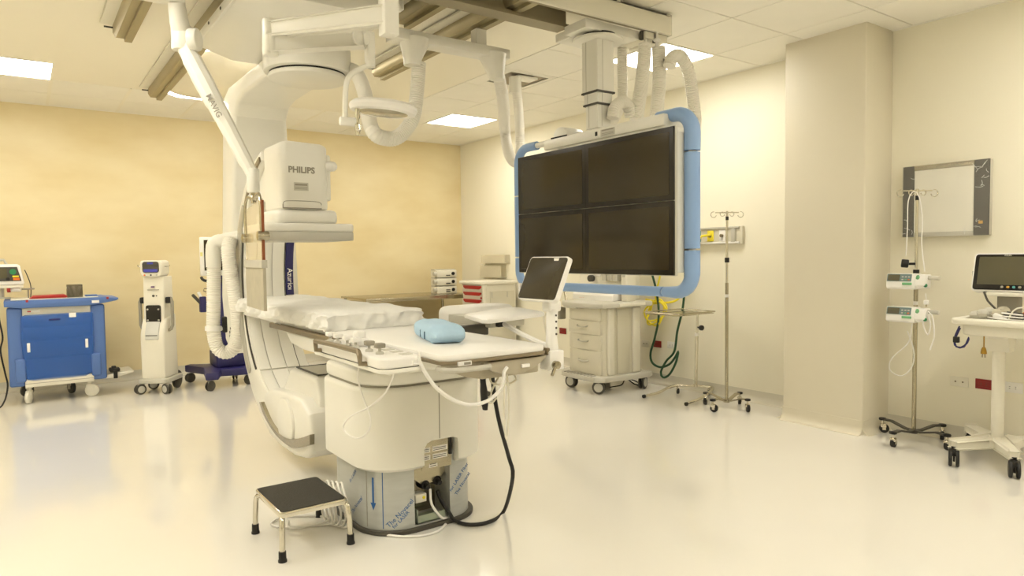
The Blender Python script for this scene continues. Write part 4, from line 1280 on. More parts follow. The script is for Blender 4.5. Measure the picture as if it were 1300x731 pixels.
g = Geo(); g.box(0.20, 0.285, FY - 0.018, FY - 0.013, 0.755, 0.77, 0.002)
part('handle_slot', g, M_NAVY, cvv)
g = Geo(); g.box(0.355, 0.41, FY - 0.017, FY - 0.0135, 0.775, 0.815)
part('paper_label', g, M_WHITE2, cvv)
for x in (0.025, 0.475):
    g = Geo(); g.box(x, x + 0.024, FY - 0.02, FY - 0.0135, 0.48 if x > 0.2 else 0.475, 0.565 if x > 0.2 else 0.56, 0.005)
    part('latch', g, M_WHITE2, cvv)
g = Geo(); g.box(0.0, 0.535, FY - 0.01, FY + 0.09, 0.155, 0.225, 0.006)
bd = part('bottom_drawer', g, M_CREAM, t)
g = Geo(); g.box(0.003, 0.532, FY - 0.0115, FY - 0.009, 0.186, 0.19)
part('seam', g, M_GREY, bd)
g = Geo(); g.prism([(-0.13, 0.945), (-0.13, 0.895), (0.0, 0.878), (0.53, 0.878), (0.66, 0.90), (0.74, 0.915), (0.76, 0.925), (0.76, 0.94), (0.70, 0.945), (0.66, 0.953)], 'y', FY - 0.03, BY + 0.02, 0.008)
tp = part('worktop', g, M_CART, t)
g = Geo(); g.box(-0.08, 0.60, FY + 0.03, BY - 0.03, 0.948, 0.956, 0.003)
part('top_tray', g, M_CREAM, tp)
for x in (0.03, 0.66):
    g = Geo(); g.box(x, x + 0.02, FY - 0.034, FY - 0.02, 0.93, 0.953, 0.004)
    part('red_latch', g, M_RED, tp)
g = Geo(); g.box(0.54, 0.60, FY - 0.034, FY - 0.0302, 0.90, 0.925)
part('paper_label', g, M_WHITE2, tp)
for (x, y, an) in ((0.03, 7.68, 1.2), (0.50, 7.70, 2.9), (0.03, 8.08, 0.5), (0.36, 8.02, 2.0)):
    caster(t, x, y, 0.06, 0.17, an, 0.03, M_DGREY if y > 7.8 else M_CREAM, M_CREAM, twin=False)
g = Geo(); g.prism([(0.62, 0.185), (0.62, 0.16), (0.70, 0.16), (0.87, 0.195), (0.875, 0.212), (0.86, 0.216), (0.70, 0.205)], 'y', 7.66, 8.0, 0.006)
part('side_shelf', g, M_CREAM, t)
t = thing('strap_bundle', 'black strap bundle on the fold-out shelf of the blue cart', 'strap', (0.73, 7.72, 0.21))
g = Geo(); g.box(0.67, 0.76, 7.67, 7.78, 0.216, 0.25, 0.01); g.box(0.69, 0.73, 7.68, 7.74, 0.245, 0.27, 0.008)
part('strap_fold', g, M_BLACK, t)
g = Geo(); g.box(0.70, 0.735, 7.645, 7.66, 0.155, 0.235, 0.004)
part('strap_end', g, M_BLACK, t)
g = Geo(); g.prism([(0.06, 0.958), (0.34, 0.958), (0.36, 0.966), (0.33, 0.986), (0.09, 0.982)], 'y', 7.66, 7.86, 0.004)
single('red_tray', g, M_RED, 'flat red case lying on the blue cart top', 'case', (0.2, 7.76, 0.957))
t = thing('smoked_box', 'small smoked acrylic box holding white tissues on the blue cart', 'box', (0.40, 7.72, 0.957))
g = Geo(); g.box(0.35, 0.475, 7.66, 7.78, 0.957, 0.963)
for q in ((0.35, 0.475, 7.66, 7.664), (0.35, 0.475, 7.776, 7.78), (0.35, 0.354, 7.664, 7.776), (0.471, 0.475, 7.664, 7.776)):
    g.box(*q, 0.963, 1.075)
part('box_shell', g, M_SMOKE, t)
for (x, a_) in ((0.375, -0.35), (0.41, -0.2), (0.445, 0.3)):
    g = Geo(); g.box(x - 0.012, x + 0.012, 7.69, 7.74, 0.965, 1.06, 0.004, rot=Matrix.Rotation(a_, 3, 'Y'))
    part('tissue', g, M_WHITE2, t)
g = Geo(); g.box(0.50, 0.60, 7.75, 7.85, 0.957, 0.972, 0.004)
single('blue_pouch', g, M_CART, 'flat blue pouch beside the smoked box on the cart', 'pouch', (0.55, 7.8, 0.957))

# defibrillator monitor above the cart
t = thing('defibrillator', 'white defibrillator monitor with a green sticker standing over the blue cart', 'defibrillator', (-0.12, 7.95, 0.957))
g = Geo(); g.prism([(-0.36, 1.085), (-0.36, 1.25), (-0.34, 1.275), (-0.02, 1.275), (0.0, 1.26), (0.03, 1.10), (0.02, 1.085)], 'y', 7.86, 8.08, 0.012, 3)
b_ = part('casing', g, M_WHITE2, t)
g = Geo(); g.prism([(-0.34, 1.12), (-0.34, 1.25), (-0.022, 1.25), (0.008, 1.12)], 'y', 7.856, 7.861)
part('front_panel', g, M_DGREY, b_)
g = Geo(); g.box(-0.33, -0.10, 7.853, 7.857, 1.145, 1.24)
part('display', g, M_OFFSCR, b_)
g = Geo(); g.cyl((-0.055, 7.857, 1.205), (-0.055, 7.853, 1.205), 0.026, n=20)
part('green_sticker', g, M_GREEN, b_)
g = Geo(); g.box(-0.06, -0.012, 7.853, 7.857, 1.155, 1.17)
part('yellow_key', g, M_YEL, b_)
g = Geo(); g.box(-0.055, -0.006, 7.853, 7.857, 1.127, 1.15)
part('orange_key', g, M_ORANGE, b_)
g = Geo(); g.cyl((-0.095, 7.857, 1.14), (-0.095, 7.845, 1.14), 0.015, n=16)
part('dial', g, M_BLACK, b_)
g = Geo(); g.tube([(-0.30, 7.97, 1.27), (-0.28, 7.97, 1.315), (-0.12, 7.97, 1.315), (-0.10, 7.97, 1.27)], 0.012, 8, smooth=False)
part('carry_handle', g, M_LGREY, t)
g = Geo(); g.box(-0.36, 0.02, 7.87, 8.06, 1.055, 1.085, 0.006)
part('lower_tray', g, M_CREAM, t)
g = Geo(); g.cyl((-0.09, 7.92, 1.04), (0.0, 7.90, 1.04), 0.022, n=14)
part('paper_roll', g, M_WHITE2, t)
g = Geo(); g.cyl((0.012, 7.9, 1.04), (-0.012, 7.905, 1.04), 0.026, n=14)
g.xform(lambda c: (c.x - 0.09, c.y, c.z))
part('red_ring', g, M_RED, t)
g = Geo(); g.cyl((-0.15, 7.97, 0.957), (-0.15, 7.97, 1.06), 0.022, n=14); g.cyl((-0.15, 7.97, 0.957), (-0.15, 7.97, 0.967), 0.07, n=20)
part('post', g, M_LGREY, t)
g = Geo(); g.cyl((0.055, 7.88, 1.035), (0.055, 7.88, 1.05), 0.05, n=22, bev=0.003); g.cyl((0.055, 7.88, 0.957), (0.055, 7.88, 1.036), 0.006, n=8)
part('side_plate', g, M_GREY, t)
cable('black_cable', 'black cord hanging down the left side of the blue cart', [(-0.165, 7.70, 0.93), (-0.17, 7.68, 0.8), (-0.15, 7.68, 0.62), (-0.17, 7.68, 0.5), (-0.145, 7.68, 0.3), (-0.13, 7.66, 0.18), (-0.16, 7.6, 0.05), (-0.22, 7.5, 0.008), (-0.4, 7.4, 0.008)], 0.007, M_BLACK)
cable('black_cable', 'thin black cord from the defibrillator down to the cart top', [(0.035, 7.9, 1.22), (0.055, 7.88, 1.16), (0.075, 7.87, 1.08), (0.075, 7.86, 1.0), (0.07, 7.84, 0.962)], 0.004, M_BLACK)

# ================================================================== WHITE GENERATOR COLUMN
t = thing('generator_cart', 'narrow white wheeled generator with a blue screen head and side handles', 'medical device', (1.10, 7.55, 0))
x0, x1, fy = 0.995, 1.205, 7.40
cxm = 1.10
g = Geo(); g.prism(rrect(0.955, 1.245, 7.36, 7.74, 0.05, 5), 'z', 0.105, 0.15, 0.01)
part('base', g, M_LGREY, t)
g = Geo(); g.prism([(fy, 0.15), (fy - 0.008, 0.50), (fy - 0.004, 0.58), (fy + 0.03, 0.68), (fy + 0.06, 0.73), (7.66, 0.76), (7.68, 0.15)], 'x', 0.985, 1.215, 0.018, 3)
part('lower_body', g, M_CREAM, t)
g = Geo(); g.prism([(fy + 0.045, 0.70), (fy + 0.06, 1.14), (7.64, 1.14), (7.66, 0.70)], 'x', 1.0, 1.2, 0.014, 3)
part('upper_body', g, M_CREAM, t)
g = Geo(); g.prism(rrect(0.995, 1.205, 1.135, 1.295, (0.03, 0.03, 0.05, 0.05), 6), 'y', fy + 0.02, 7.58, 0.012, 3)
hd = part('head', g, M_CREAM, t)
g = Geo(); g.prism(rrect(1.022, 1.178, 1.175, 1.283, 0.025, 5), 'y', fy + 0.014, fy + 0.021)
sc = part('screen', g, M_DGREY, hd)
g = Geo(); g.box(1.035, 1.165, fy + 0.0125, fy + 0.0145, 1.183, 1.21)
part('screen_bar', g, M_BLUESCR, sc)
g = Geo(); g.box(1.07, 1.125, fy + 0.0125, fy + 0.0145, 1.258, 1.274)
part('screen_bar', g, M_BLUESCR, sc)
for x, m_ in ((1.04, M_ORANGE), (1.10, M_DGREY), (1.155, M_LGREY)):
    g = Geo(); g.cyl((x, fy + 0.02, 1.153), (x, fy + 0.014, 1.153), 0.008, n=10)
    part('key', g, m_, hd)
g = Geo(); g.prism(rrect(1.03, 1.17, 0.68, 0.86, 0.02, 5), 'y', fy + 0.035, fy + 0.052)
w_ = part('pump_window', g, M_GBLACK, t)
for x in (1.048, 1.152):
    for z in (0.715, 0.82):
        g = Geo(); g.cyl((x, fy + 0.036, z), (x, fy + 0.03, z), 0.008, n=10)
        part('pump_pin', g, M_LGREY, w_)
g = Geo(); g.prism([(fy - 0.016, 0.535), (fy - 0.012, 0.59), (fy + 0.028, 0.70), (fy + 0.05, 0.70), (fy + 0.02, 0.52), (fy, 0.52)], 'x', 1.035, 1.165, 0.006)
part('drip_tray', g, mat('pale_grey_tray', 'D3D2CB', 0.4), t)
g = Geo(); g.box(1.045, 1.155, fy - 0.0175, fy - 0.010, 0.566, 0.573)
part('tray_slot', g, M_DGREY, t)
g = Geo(); g.cyl((1.10, fy + 0.056, 0.95), (1.10, fy + 0.048, 0.95), 0.012, n=12)
part('power_button', g, M_DGREY, t)
g = Geo(); g.cyl((1.13, fy + 0.056, 0.95), (1.13, fy + 0.05, 0.95), 0.006, n=10)
part('indicator', g, M_BLACK, t)
g = Geo(); g.prism(rrect(1.08, 1.115, 1.03, 1.045, 0.006, 3), 'y', fy + 0.047, fy + 0.052)
part('logo', g, mat('purple_print', '6B4A78', 0.5), t)
g = Geo(); g.box(1.045, 1.155, fy + 0.047, fy + 0.053, 1.005, 1.012)
part('printed_line', g, M_GREY, t)
for s_ in (-1, 1):
    xx = cxm + s_ * 0.145
    g = Geo(); g.tube([(cxm + s_ * 0.10, 7.5, 0.92), (xx, 7.5, 0.92), (xx + s_ * 0.01, 7.5, 0.89), (xx + s_ * 0.008, 7.5, 0.66), (xx - s_ * 0.01, 7.5, 0.62), (cxm + s_ * 0.112, 7.5, 0.61)], 0.016, 10, smooth=False)
    hh = part('side_handle', g, M_GREY, t)
    g = Geo(); g.box(min(cxm + s_ * 0.10, xx), max(cxm + s_ * 0.10, xx), 7.47, 7.53, 0.875, 0.935, 0.01)
    part('handle_joint', g, M_BLACK, hh)
    g = Geo(); g.tube([(cxm + s_ * 0.10, 7.48, 1.235), (cxm + s_ * 0.145, 7.48, 1.235), (cxm + s_ * 0.155, 7.48, 1.25)], 0.005, 6, smooth=False)
    part('bag_hook', g, M_STEEL, t)
for (x, y, an) in ((0.985, 7.40, 0.9), (1.215, 7.40, 2.6), (0.99, 7.66, 0.4)):
    caster(t, x, y, 0.05, 0.11, an, 0.045, M_DGREY, M_GREY, hub=M_LGREY)
g = Geo(); g.cyl((1.165, 7.71, 0.09), (1.20, 7.71, 0.09), 0.09, n=26, bev=0.01)
part('rear_wheel', g, M_DGREY, t)
t.rotation_euler.z = math.radians(-34)

# ================================================================== NAVY MONITOR CART
t = thing('monitor_cart', 'navy wheeled cart with a white-framed monitor behind the gantry hose', 'monitor cart', (1.72, 7.6, 0))
g = Geo(); g.prism([(1.44, 7.20), (1.55, 7.16), (1.62, 7.36), (1.86, 7.30), (1.96, 7.36), (1.94, 7.8), (1.84, 7.88), (1.58, 7.84), (1.44, 7.96), (1.38, 7.9), (1.50, 7.6)], 'z', 0.11, 0.185, 0.012)
part('base', g, M_NAVY, t)
g = Geo(); g.box(1.60, 1.90, 7.44, 7.8, 0.18, 0.36, 0.03, 3)
part('battery_box', g, M_NAVY, t)
g = Geo(); g.prism([(1.64, 0.36), (1.78, 0.36), (1.74, 1.0), (1.70, 1.06), (1.62, 1.06), (1.60, 1.02), (1.64, 0.9)], 'y', 7.55, 7.66, 0.01)
part('column', g, M_NAVY, t)
g = Geo(); g.box(1.492, 1.90, 7.52, 7.57, 1.13, 1.525, 0.014, 3)
mo = part('monitor', g, M_WHITE2, t)
g = Geo(); g.box(1.527, 1.865, 7.516, 7.522, 1.185, 1.495)
part('display', g, M_SCREEN, mo)
g = Geo(); g.box(1.54, 1.575, 7.5165, 7.521, 1.155, 1.162)
part('print', g, M_GREY, mo)
g = Geo(); g.box(1.490, 1.512, 7.514, 7.521, 1.33, 1.37)
part('yellow_note', g, mat('pale_yellow_paper', 'EBE39A', 0.8), mo)
g = Geo(); g.tube([(1.49, 7.5, 1.115), (1.51, 7.46, 1.085), (1.62, 7.44, 1.075), (1.75, 7.45, 1.075)], 0.014, 8)
part('grip', g, M_BLACK, t)
g = Geo(); g.cyl((1.68, 7.57, 1.05), (1.68, 7.57, 1.14), 0.03, n=12)
part('neck', g, M_NAVY, t)
g = Geo(); g.box(1.475, 1.535, 7.52, 7.58, 0.76, 0.92, 0.008); g.box(1.53, 1.65, 7.57, 7.59, 0.84, 0.87, 0.003)
ho = part('holder', g, M_NAVY, t)
g = Geo(); g.box(1.435, 1.465, 7.53, 7.56, 0.83, 0.96, 0.01, rot=Matrix.Rotation(-0.7, 3, 'Y'))
part('probe', g, M_DGREY, ho)
g = Geo(); g.box(1.47, 1.50, 7.54, 7.565, 0.88, 0.97, 0.006, rot=Matrix.Rotation(-0.4, 3, 'Y'))
part('paper_slip', g, M_WHITE2, ho)
g = Geo(); g.tube([(1.62, 7.56, 1.0), (1.52, 7.53, 1.0), (1.51, 7.53, 0.98), (1.56, 7.53, 0.955)], 0.006, 6, smooth=False)
part('side_clip', g, M_BRONZE, t)
for (x, y, an) in ((1.50, 7.24, 0.6), (1.44, 7.88, 0.2), (1.88, 7.38, 2.2), (1.86, 7.8, 1.2)):
    caster(t, x, y, 0.05, 0.115, an, 0.036, M_DGREY, M_LGREY)

# ================================================================== STEEL SIDE TABLE, PUMPS, CORNER CART
t = thing('steel_table', 'low stainless steel side table against the back wall', 'table', (4.05, 8.05, 0))
g = Geo(); g.box(3.33, 4.83, 7.66, 8.44, 0.785, 0.805, 0.004)
part('tabletop', g, M_STEEL, t)
g = Geo(); g.box(3.33, 4.83, 7.655, 7.668, 0.755, 0.803, 0.003)
part('front_lip', g, M_STEEL, t)
for (x, y) in ((3.37, 7.70), (4.79, 7.70), (3.37, 8.39), (4.79, 8.39)):
    g = Geo(); g.cyl((x, y, 0.0), (x, y, 0.785), 0.019, n=12)
    lg = part('leg', g, M_STEEL, t)
    g = Geo(); g.cyl((x, y, 0.0), (x, y, 0.03), 0.024, n=12)
    part('foot', g, M_GREY, lg)
g = Geo(); g.box(3.35, 4.81, 7.70, 8.40, 0.20, 0.215)
part('lower_shelf', g, M_STEEL, t)
for k in range(3):
    z = 0.806 + 0.107 * k
    lab = ('bottom of the three stacked cream pumps on the steel table', 'middle of the three stacked cream pumps on the steel table', 'topmost of the three stacked cream pumps on the steel table')[k]
    t = thing('syringe_pump', lab, 'pump', (4.6, 8.0, z), 'stacked pumps on the steel table')
    g = Geo(); g.box(4.46, 4.765, 7.95, 8.12, z, z + 0.095, 0.008)
    b_ = part('casing', g, M_CREAM, t)
    g = Geo(); g.box(4.455, 4.77, 8.0, 8.1, z + 0.094, z + 0.1065, 0.002)
    part('spacer', g, M_LGREY, t)
    g = Geo(); g.cyl((4.705, 7.952, z + 0.05), (4.705, 7.935, z + 0.05), 0.022, n=16)
    part('dial', g, M_BLACK, t)
    g = Geo(); g.box(4.60, 4.66, 7.944, 7.952, z + 0.02, z + 0.032)
    part('slot', g, M_DGREY, t)
    if k == 0:
        g = Geo(); g.box(4.60, 4.66, 7.944, 7.952, z + 0.045, z + 0.055)
        part('slot', g, M_DGREY, t)
    g = Geo(); g.cyl((4.415, 7.96, z + 0.05), (4.46, 7.96, z + 0.05), 0.028, n=18, bev=0.004)
    part('roller', g, M_LGREY, t)

t = thing('supply_cart', 'cream supply cart with three red drawer handles in the room corner', 'cart', (4.86, 7.31, 0))
g = Geo(); g.box(4.62, 5.10, 7.06, 7.56, 0.12, 0.945, 0.012)
part('body', g, M_CREAM, t)
g = Geo(); g.prism(rrect(4.575, 5.12, 7.02, 7.62, 0.06, 5), 'z', 0.945, 0.985, 0.012, 3)
part('worktop', g, M_CREAM, t)
for (z0, z1) in ((0.865, 0.94), (0.775, 0.86), (0.665, 0.77), (0.45, 0.66), (0.18, 0.445)):
    g = Geo(); g.box(4.606, 4.622, 7.10, 7.54, z0, z1 - 0.004, 0.004)
    dr = part('drawer', g, M_CREAM, t)
    if z0 > 0.66:
        zz = z1 - 0.012
        g = Geo(); g.prism([(7.10, zz), (7.10, zz - 0.02), (7.14, zz - 0.042), (7.46, zz - 0.042), (7.50, zz - 0.02), (7.50, zz)], 'x', 4.585, 4.607, 0.004)
        part('red_handle', g, M_RED, dr)
g = Geo(); g.cyl((4.63, 7.07, 0.12), (4.63, 7.07, 0.944), 0.028, n=14)
part('corner_post', g, M_CREAM, t)
g = Geo(); g.box(4.70, 5.07, 7.05, 7.061, 0.2, 0.86, 0.003)
sp = part('side_panel', g, M_BEIGE, t)
for (x, z) in ((4.72, 0.78), (4.72, 0.62), (4.95, 0.78), (4.95, 0.62)):
    g = Geo(); g.box(x, x + 0.012, 7.047, 7.051, z, z + 0.07)
    part('slot', g, M_LGREY, sp)
g = Geo(); g.cyl((4.61, 7.11, 0.78), (4.60, 7.11, 0.78), 0.013, n=10)
part('red_lock', g, M_RED, t)
for (x, y) in ((4.66, 7.10), (4.66, 7.52), (5.06, 7.10), (5.06, 7.52)):
    caster(t, x, y, 0.05, 0.125, 0.5, 0.03, M_DGREY, M_GREY)

t = thing('wall_pocket', 'clear acrylic paper holder on the wall above the corner cart, upper of two', 'wall holder', (5.14, 7.58, 1.2), 'acrylic wall holders')
g = Geo(); g.box(5.10, 5.106, 7.30, 7.86, 1.20, 1.305); g.box(5.106, 5.176, 7.30, 7.86, 1.20, 1.207)
part('front_sheet', g, M_FROST, t)
g = Geo(); g.box(5.168, 5.177, 7.29, 7.87, 1.195, 1.31)
part('back_sheet', g, M_FROST, t)
t = thing('wall_pocket', 'tall clear acrylic holder on the wall just above the corner cart top', 'wall holder', (5.14, 7.62, 1.0), 'acrylic wall holders')
g = Geo(); g.box(5.09, 5.096, 7.38, 7.88, 1.01, 1.165); g.box(5.096, 5.176, 7.38, 7.88, 1.01, 1.017)
part('front_sheet', g, M_FROST, t)
g = Geo(); g.box(5.168, 5.177, 7.37, 7.89, 1.005, 1.175)
part('back_sheet', g, M_FROST, t)

# ================================================================== ANAESTHESIA MACHINE
t = thing('anaesthesia_machine', 'grey anaesthesia machine with three drawers under the monitor bank', 'anaesthesia machine', (4.58, 4.92, 0))
g = Geo(); g.prism([(4.27, 4.70), (4.34, 4.62), (4.88, 4.58), (4.96, 4.62), (4.98, 5.22), (4.9, 5.27), (4.36, 5.27), (4.28, 5.18)], 'z', 0.115, 0.165, 0.012, 2)
fp = part('footplate', g, M_LGREY, t)
for k in range(9):
    y = 4.74 + 0.048 * k
    g = Geo(); g.box(4.275, 4.335, y, y + 0.014, 0.164, 0.169)
    part('tread_rib', g, M_GREY, fp)
g = Geo(); g.prism([(4.36, 4.72), (4.40, 4.68), (4.86, 4.68), (4.86, 5.18), (4.40, 5.18), (4.355, 5.12)], 'z', 0.165, 0.80)
part('body', g, M_BEIGE, t)
for (z0, z1, pull) in ((0.68, 0.80, 0), (0.55, 0.67, 0.03), (0.40, 0.54, 0.0), (0.175, 0.39, 0.0)):
    yb0, yb1 = 4.70, 5.15
    xs = 4.352 - pull * 0.35
    pol = [(xs + 0.012, yb0), (xs, yb0 + 0.08), (xs - 0.008, 4.92), (xs, yb1 - 0.08), (xs + 0.012, yb1), (xs + 0.06, yb1), (xs + 0.06, yb0)]
    g = Geo(); g.prism(pol, 'z', z0, z1, 0.003)
    dr = part('drawer' if pull or z1 < 0.6 else 'front_panel', g, M_BEIGE, t)
    if z1 < 0.7:
        zz = (z0 + z1) / 2 + 0.01
        g = Geo(); g.tube([(xs - 0.002, 4.86, zz + 0.008), (xs - 0.022, 4.87, zz), (xs - 0.026, 4.93, zz - 0.004), (xs - 0.022, 4.99, zz), (xs - 0.002, 5.0, zz + 0.008)], 0.007, 8)
        part('handle', g, M_LGREY, dr)
g = Geo(); g.box(4.42, 4.50, 4.655, 4.69, 0.165, 0.80, 0.03, 3)
part('side_column', g, M_CREAM, t)
g = Geo(); g.box(4.54, 4.70, 4.668, 4.69, 0.165, 0.80, 0.008)
part('side_panel', g, M_BEIGE, t)
g = Geo(); g.box(4.74, 4.84, 4.655, 4.69, 0.165, 0.80, 0.03, 3)
part('side_column', g, M_CREAM, t)
g = Geo(); g.prism([(4.28, 4.74), (4.33, 4.64), (4.42, 4.60), (4.94, 4.60), (4.94, 5.26), (4.36, 5.26), (4.29, 5.16), (4.265, 4.95)], 'z', 0.80, 0.85, 0.014, 3)
wt = part('worktop', g, M_LGREY, t)
g = Geo(); g.box(4.5, 4.84, 4.592, 4.602, 0.812, 0.84, 0.003)
part('edge_strip', g, M_CREAM, wt)
g = Geo(); g.box(4.276, 4.30, 4.95, 5.14, 0.79, 0.803, 0.004)
part('pull_out_tray', g, M_LGREY, t)
# upper console
g = Geo(); g.prism([(4.66, 0.85), (4.72, 1.02), (4.72, 1.42), (4.98, 1.42), (4.98, 0.85)], 'y', 4.80, 5.40, 0.01)
part('console', g, M_CREAM, t)
g = Geo(); g.prism([(4.60, 0.85), (4.60, 0.90), (4.66, 0.985), (4.74, 0.985), (4.74, 0.85)], 'y', 4.79, 5.38, 0.008)
fl = part('flow_panel', g, M_WHITE2, t)
for k in range(5):
    y = 5.22 - 0.075 * k
    g = Geo(); g.cyl((4.635, y, 0.955), (4.605, y, 0.97), 0.022, n=14, bev=0.003)
    part('flow_knob', g, M_YEL if k > 2 else M_WHITE2, fl)
g = Geo(); g.box(4.60, 4.606, 5.20, 5.28, 0.865, 0.875)
part('red_print', g, M_ORANGE, fl)
g = Geo(); g.box(4.71, 4.722, 5.08, 5.26, 1.08, 1.19, 0.004)
ds = part('display_unit', g, M_WHITE2, t)
g = Geo(); g.box(4.706, 4.712, 5.12, 5.24, 1.13, 1.185)
part('display', g, M_DGREY, ds)
g = Geo(); g.cyl((4.71, 5.19, 1.06), (4.66, 5.19, 1.06), 0.034, n=20, bev=0.006)
part('pressure_gauge', g, M_DGREY, t)
for y in (4.98, 4.90, 4.83):
    g = Geo(); g.box(4.66, 4.73, y - 0.032, y + 0.032, 1.04, 1.2, 0.01)
    part('vaporiser', g, M_LGREY, t)
g = Geo(); g.box(4.66, 4.78, 4.66, 4.74, 0.85, 1.5, 0.01)
part('post', g, M_CREAM, t)
g = Geo(); g.box(4.655, 4.66, 4.68, 4.72, 1.08, 1.18)
part('scale_strip', g, M_LGREY, t)
g = Geo(); g.tube([(4.40, 5.24, 0.85), (4.40, 5.27, 0.95), (4.40, 5.30, 0.965), (4.40, 5.36, 0.965)], 0.012, 8)
part('bag_arm', g, M_STEEL, t)
g = Geo(); g.box(4.34, 4.42, 5.27, 5.36, 0.66, 0.78, 0.01)
part('absorber', g, M_GREY, t)
g = Geo(); g.cyl((4.36, 5.36, 0.76), (4.33, 5.43, 0.73), 0.02, n=12)
part('black_port', g, M_BLACK, t)
g = Geo(); g.tube([(4.33, 5.43, 0.73), (4.31, 5.46, 0.7), (4.3, 5.48, 0.66), (4.32, 5.46, 0.5), (4.34, 5.44, 0.42)], 0.012, 8)
part('breathing_tube', g, M_CREAM, t)
for (x, y, an) in ((4.37, 5.16, 1.8), (4.34, 4.74, 2.2), (4.88, 4.66, 0.4), (4.9, 5.2, 1.0)):
    caster(t, x, y, 0.062, 0.118, an, 0.045, M_DGREY, M_GREY, hub=M_LGREY)
cable('black_cable', 'black cord lying in loops on the floor under the anaesthesia machine', [(4.62, 4.86, 0.01), (4.72, 4.80, 0.03), (4.80, 4.82, 0.08), (4.88, 4.78, 0.02), (4.93, 4.74, 0.01), (4.86, 4.72, 0.05), (4.76, 4.72, 0.09), (4.68, 4.76, 0.1)], 0.006, M_BLACK)

# ================================================================== MAYO STAND
t = thing('instrument_stand', 'chrome instrument stand with a flat tray under the blue bumper corner', 'instrument stand', (4.95, 4.08, 0))
g = Geo(); g.tube([(4.52, 4.31, 0.022), (4.70, 4.31, 0.03), (4.82, 4.31, 0.055), (4.92, 4.30, 0.07), (5.02, 4.22, 0.07), (5.10, 4.10, 0.07), (5.12, 4.04, 0.07), (5.06, 3.99, 0.06), (4.9, 3.94, 0.04), (4.75, 3.90, 0.026), (4.565, 3.865, 0.022)], 0.014, 12)
part('base_tube', g, M_CHROME, t)
for (x, y) in ((4.52, 4.31), (4.565, 3.865)):
    g = Geo(); g.cyl((x - 0.012, y, 0.022), (x + 0.008, y, 0.022), 0.0165, n=12)
    part('end_cap', g, M_BLACK, t)
for (x, y) in ((4.93, 4.28), (5.10, 4.06)):
    caster(t, x, y, 0.026, 0.065, 1.0, 0.02, M_BLACK, M_CHROME, twin=False)
g = Geo(); g.cyl((5.03, 4.15, 0.07), (5.02, 4.13, 0.56), 0.015, n=12)
part('outer_pole', g, M_CHROME, t)
g = Geo(); g.tube([(5.02, 4.13, 0.54), (5.015, 4.12, 0.70), (5.01, 4.115, 0.755), (4.98, 4.10, 0.768), (4.9, 4.06, 0.768), (4.6, 3.98, 0.768)], 0.011, 10)
part('inner_pole', g, M_CHROME, t)
g = Geo(); g.cyl((5.02, 4.13, 0.545), (5.02, 4.13, 0.57), 0.019, n=12)
part('collar', g, M_WHITE2, t)
g = Geo(); g.cyl((5.01, 4.11, 0.625), (5.0, 4.06, 0.625), 0.008, n=8); g.cyl((5.0, 4.07, 0.625), (4.995, 4.05, 0.625), 0.024, n=12)
part('clamp_knob', g, M_BLACK, t)
g = Geo(); g.prism(rrect(4.40, 4.89, 3.82, 4.19, 0.03, 4), 'z', 0.778, 0.782)
tr = part('tray', g, M_STEEL, t)
rim = [(4.40, 3.82), (4.89, 3.82), (4.89, 4.19), (4.40, 4.19)]
g = Geo(); g.tube([(x, y, 0.795) for x, y in rrect(4.395, 4.895, 3.815, 4.195, 0.03, 4)], 0.006, 8, smooth=False, closed=True)
part('tray_rim', g, M_STEEL, tr)

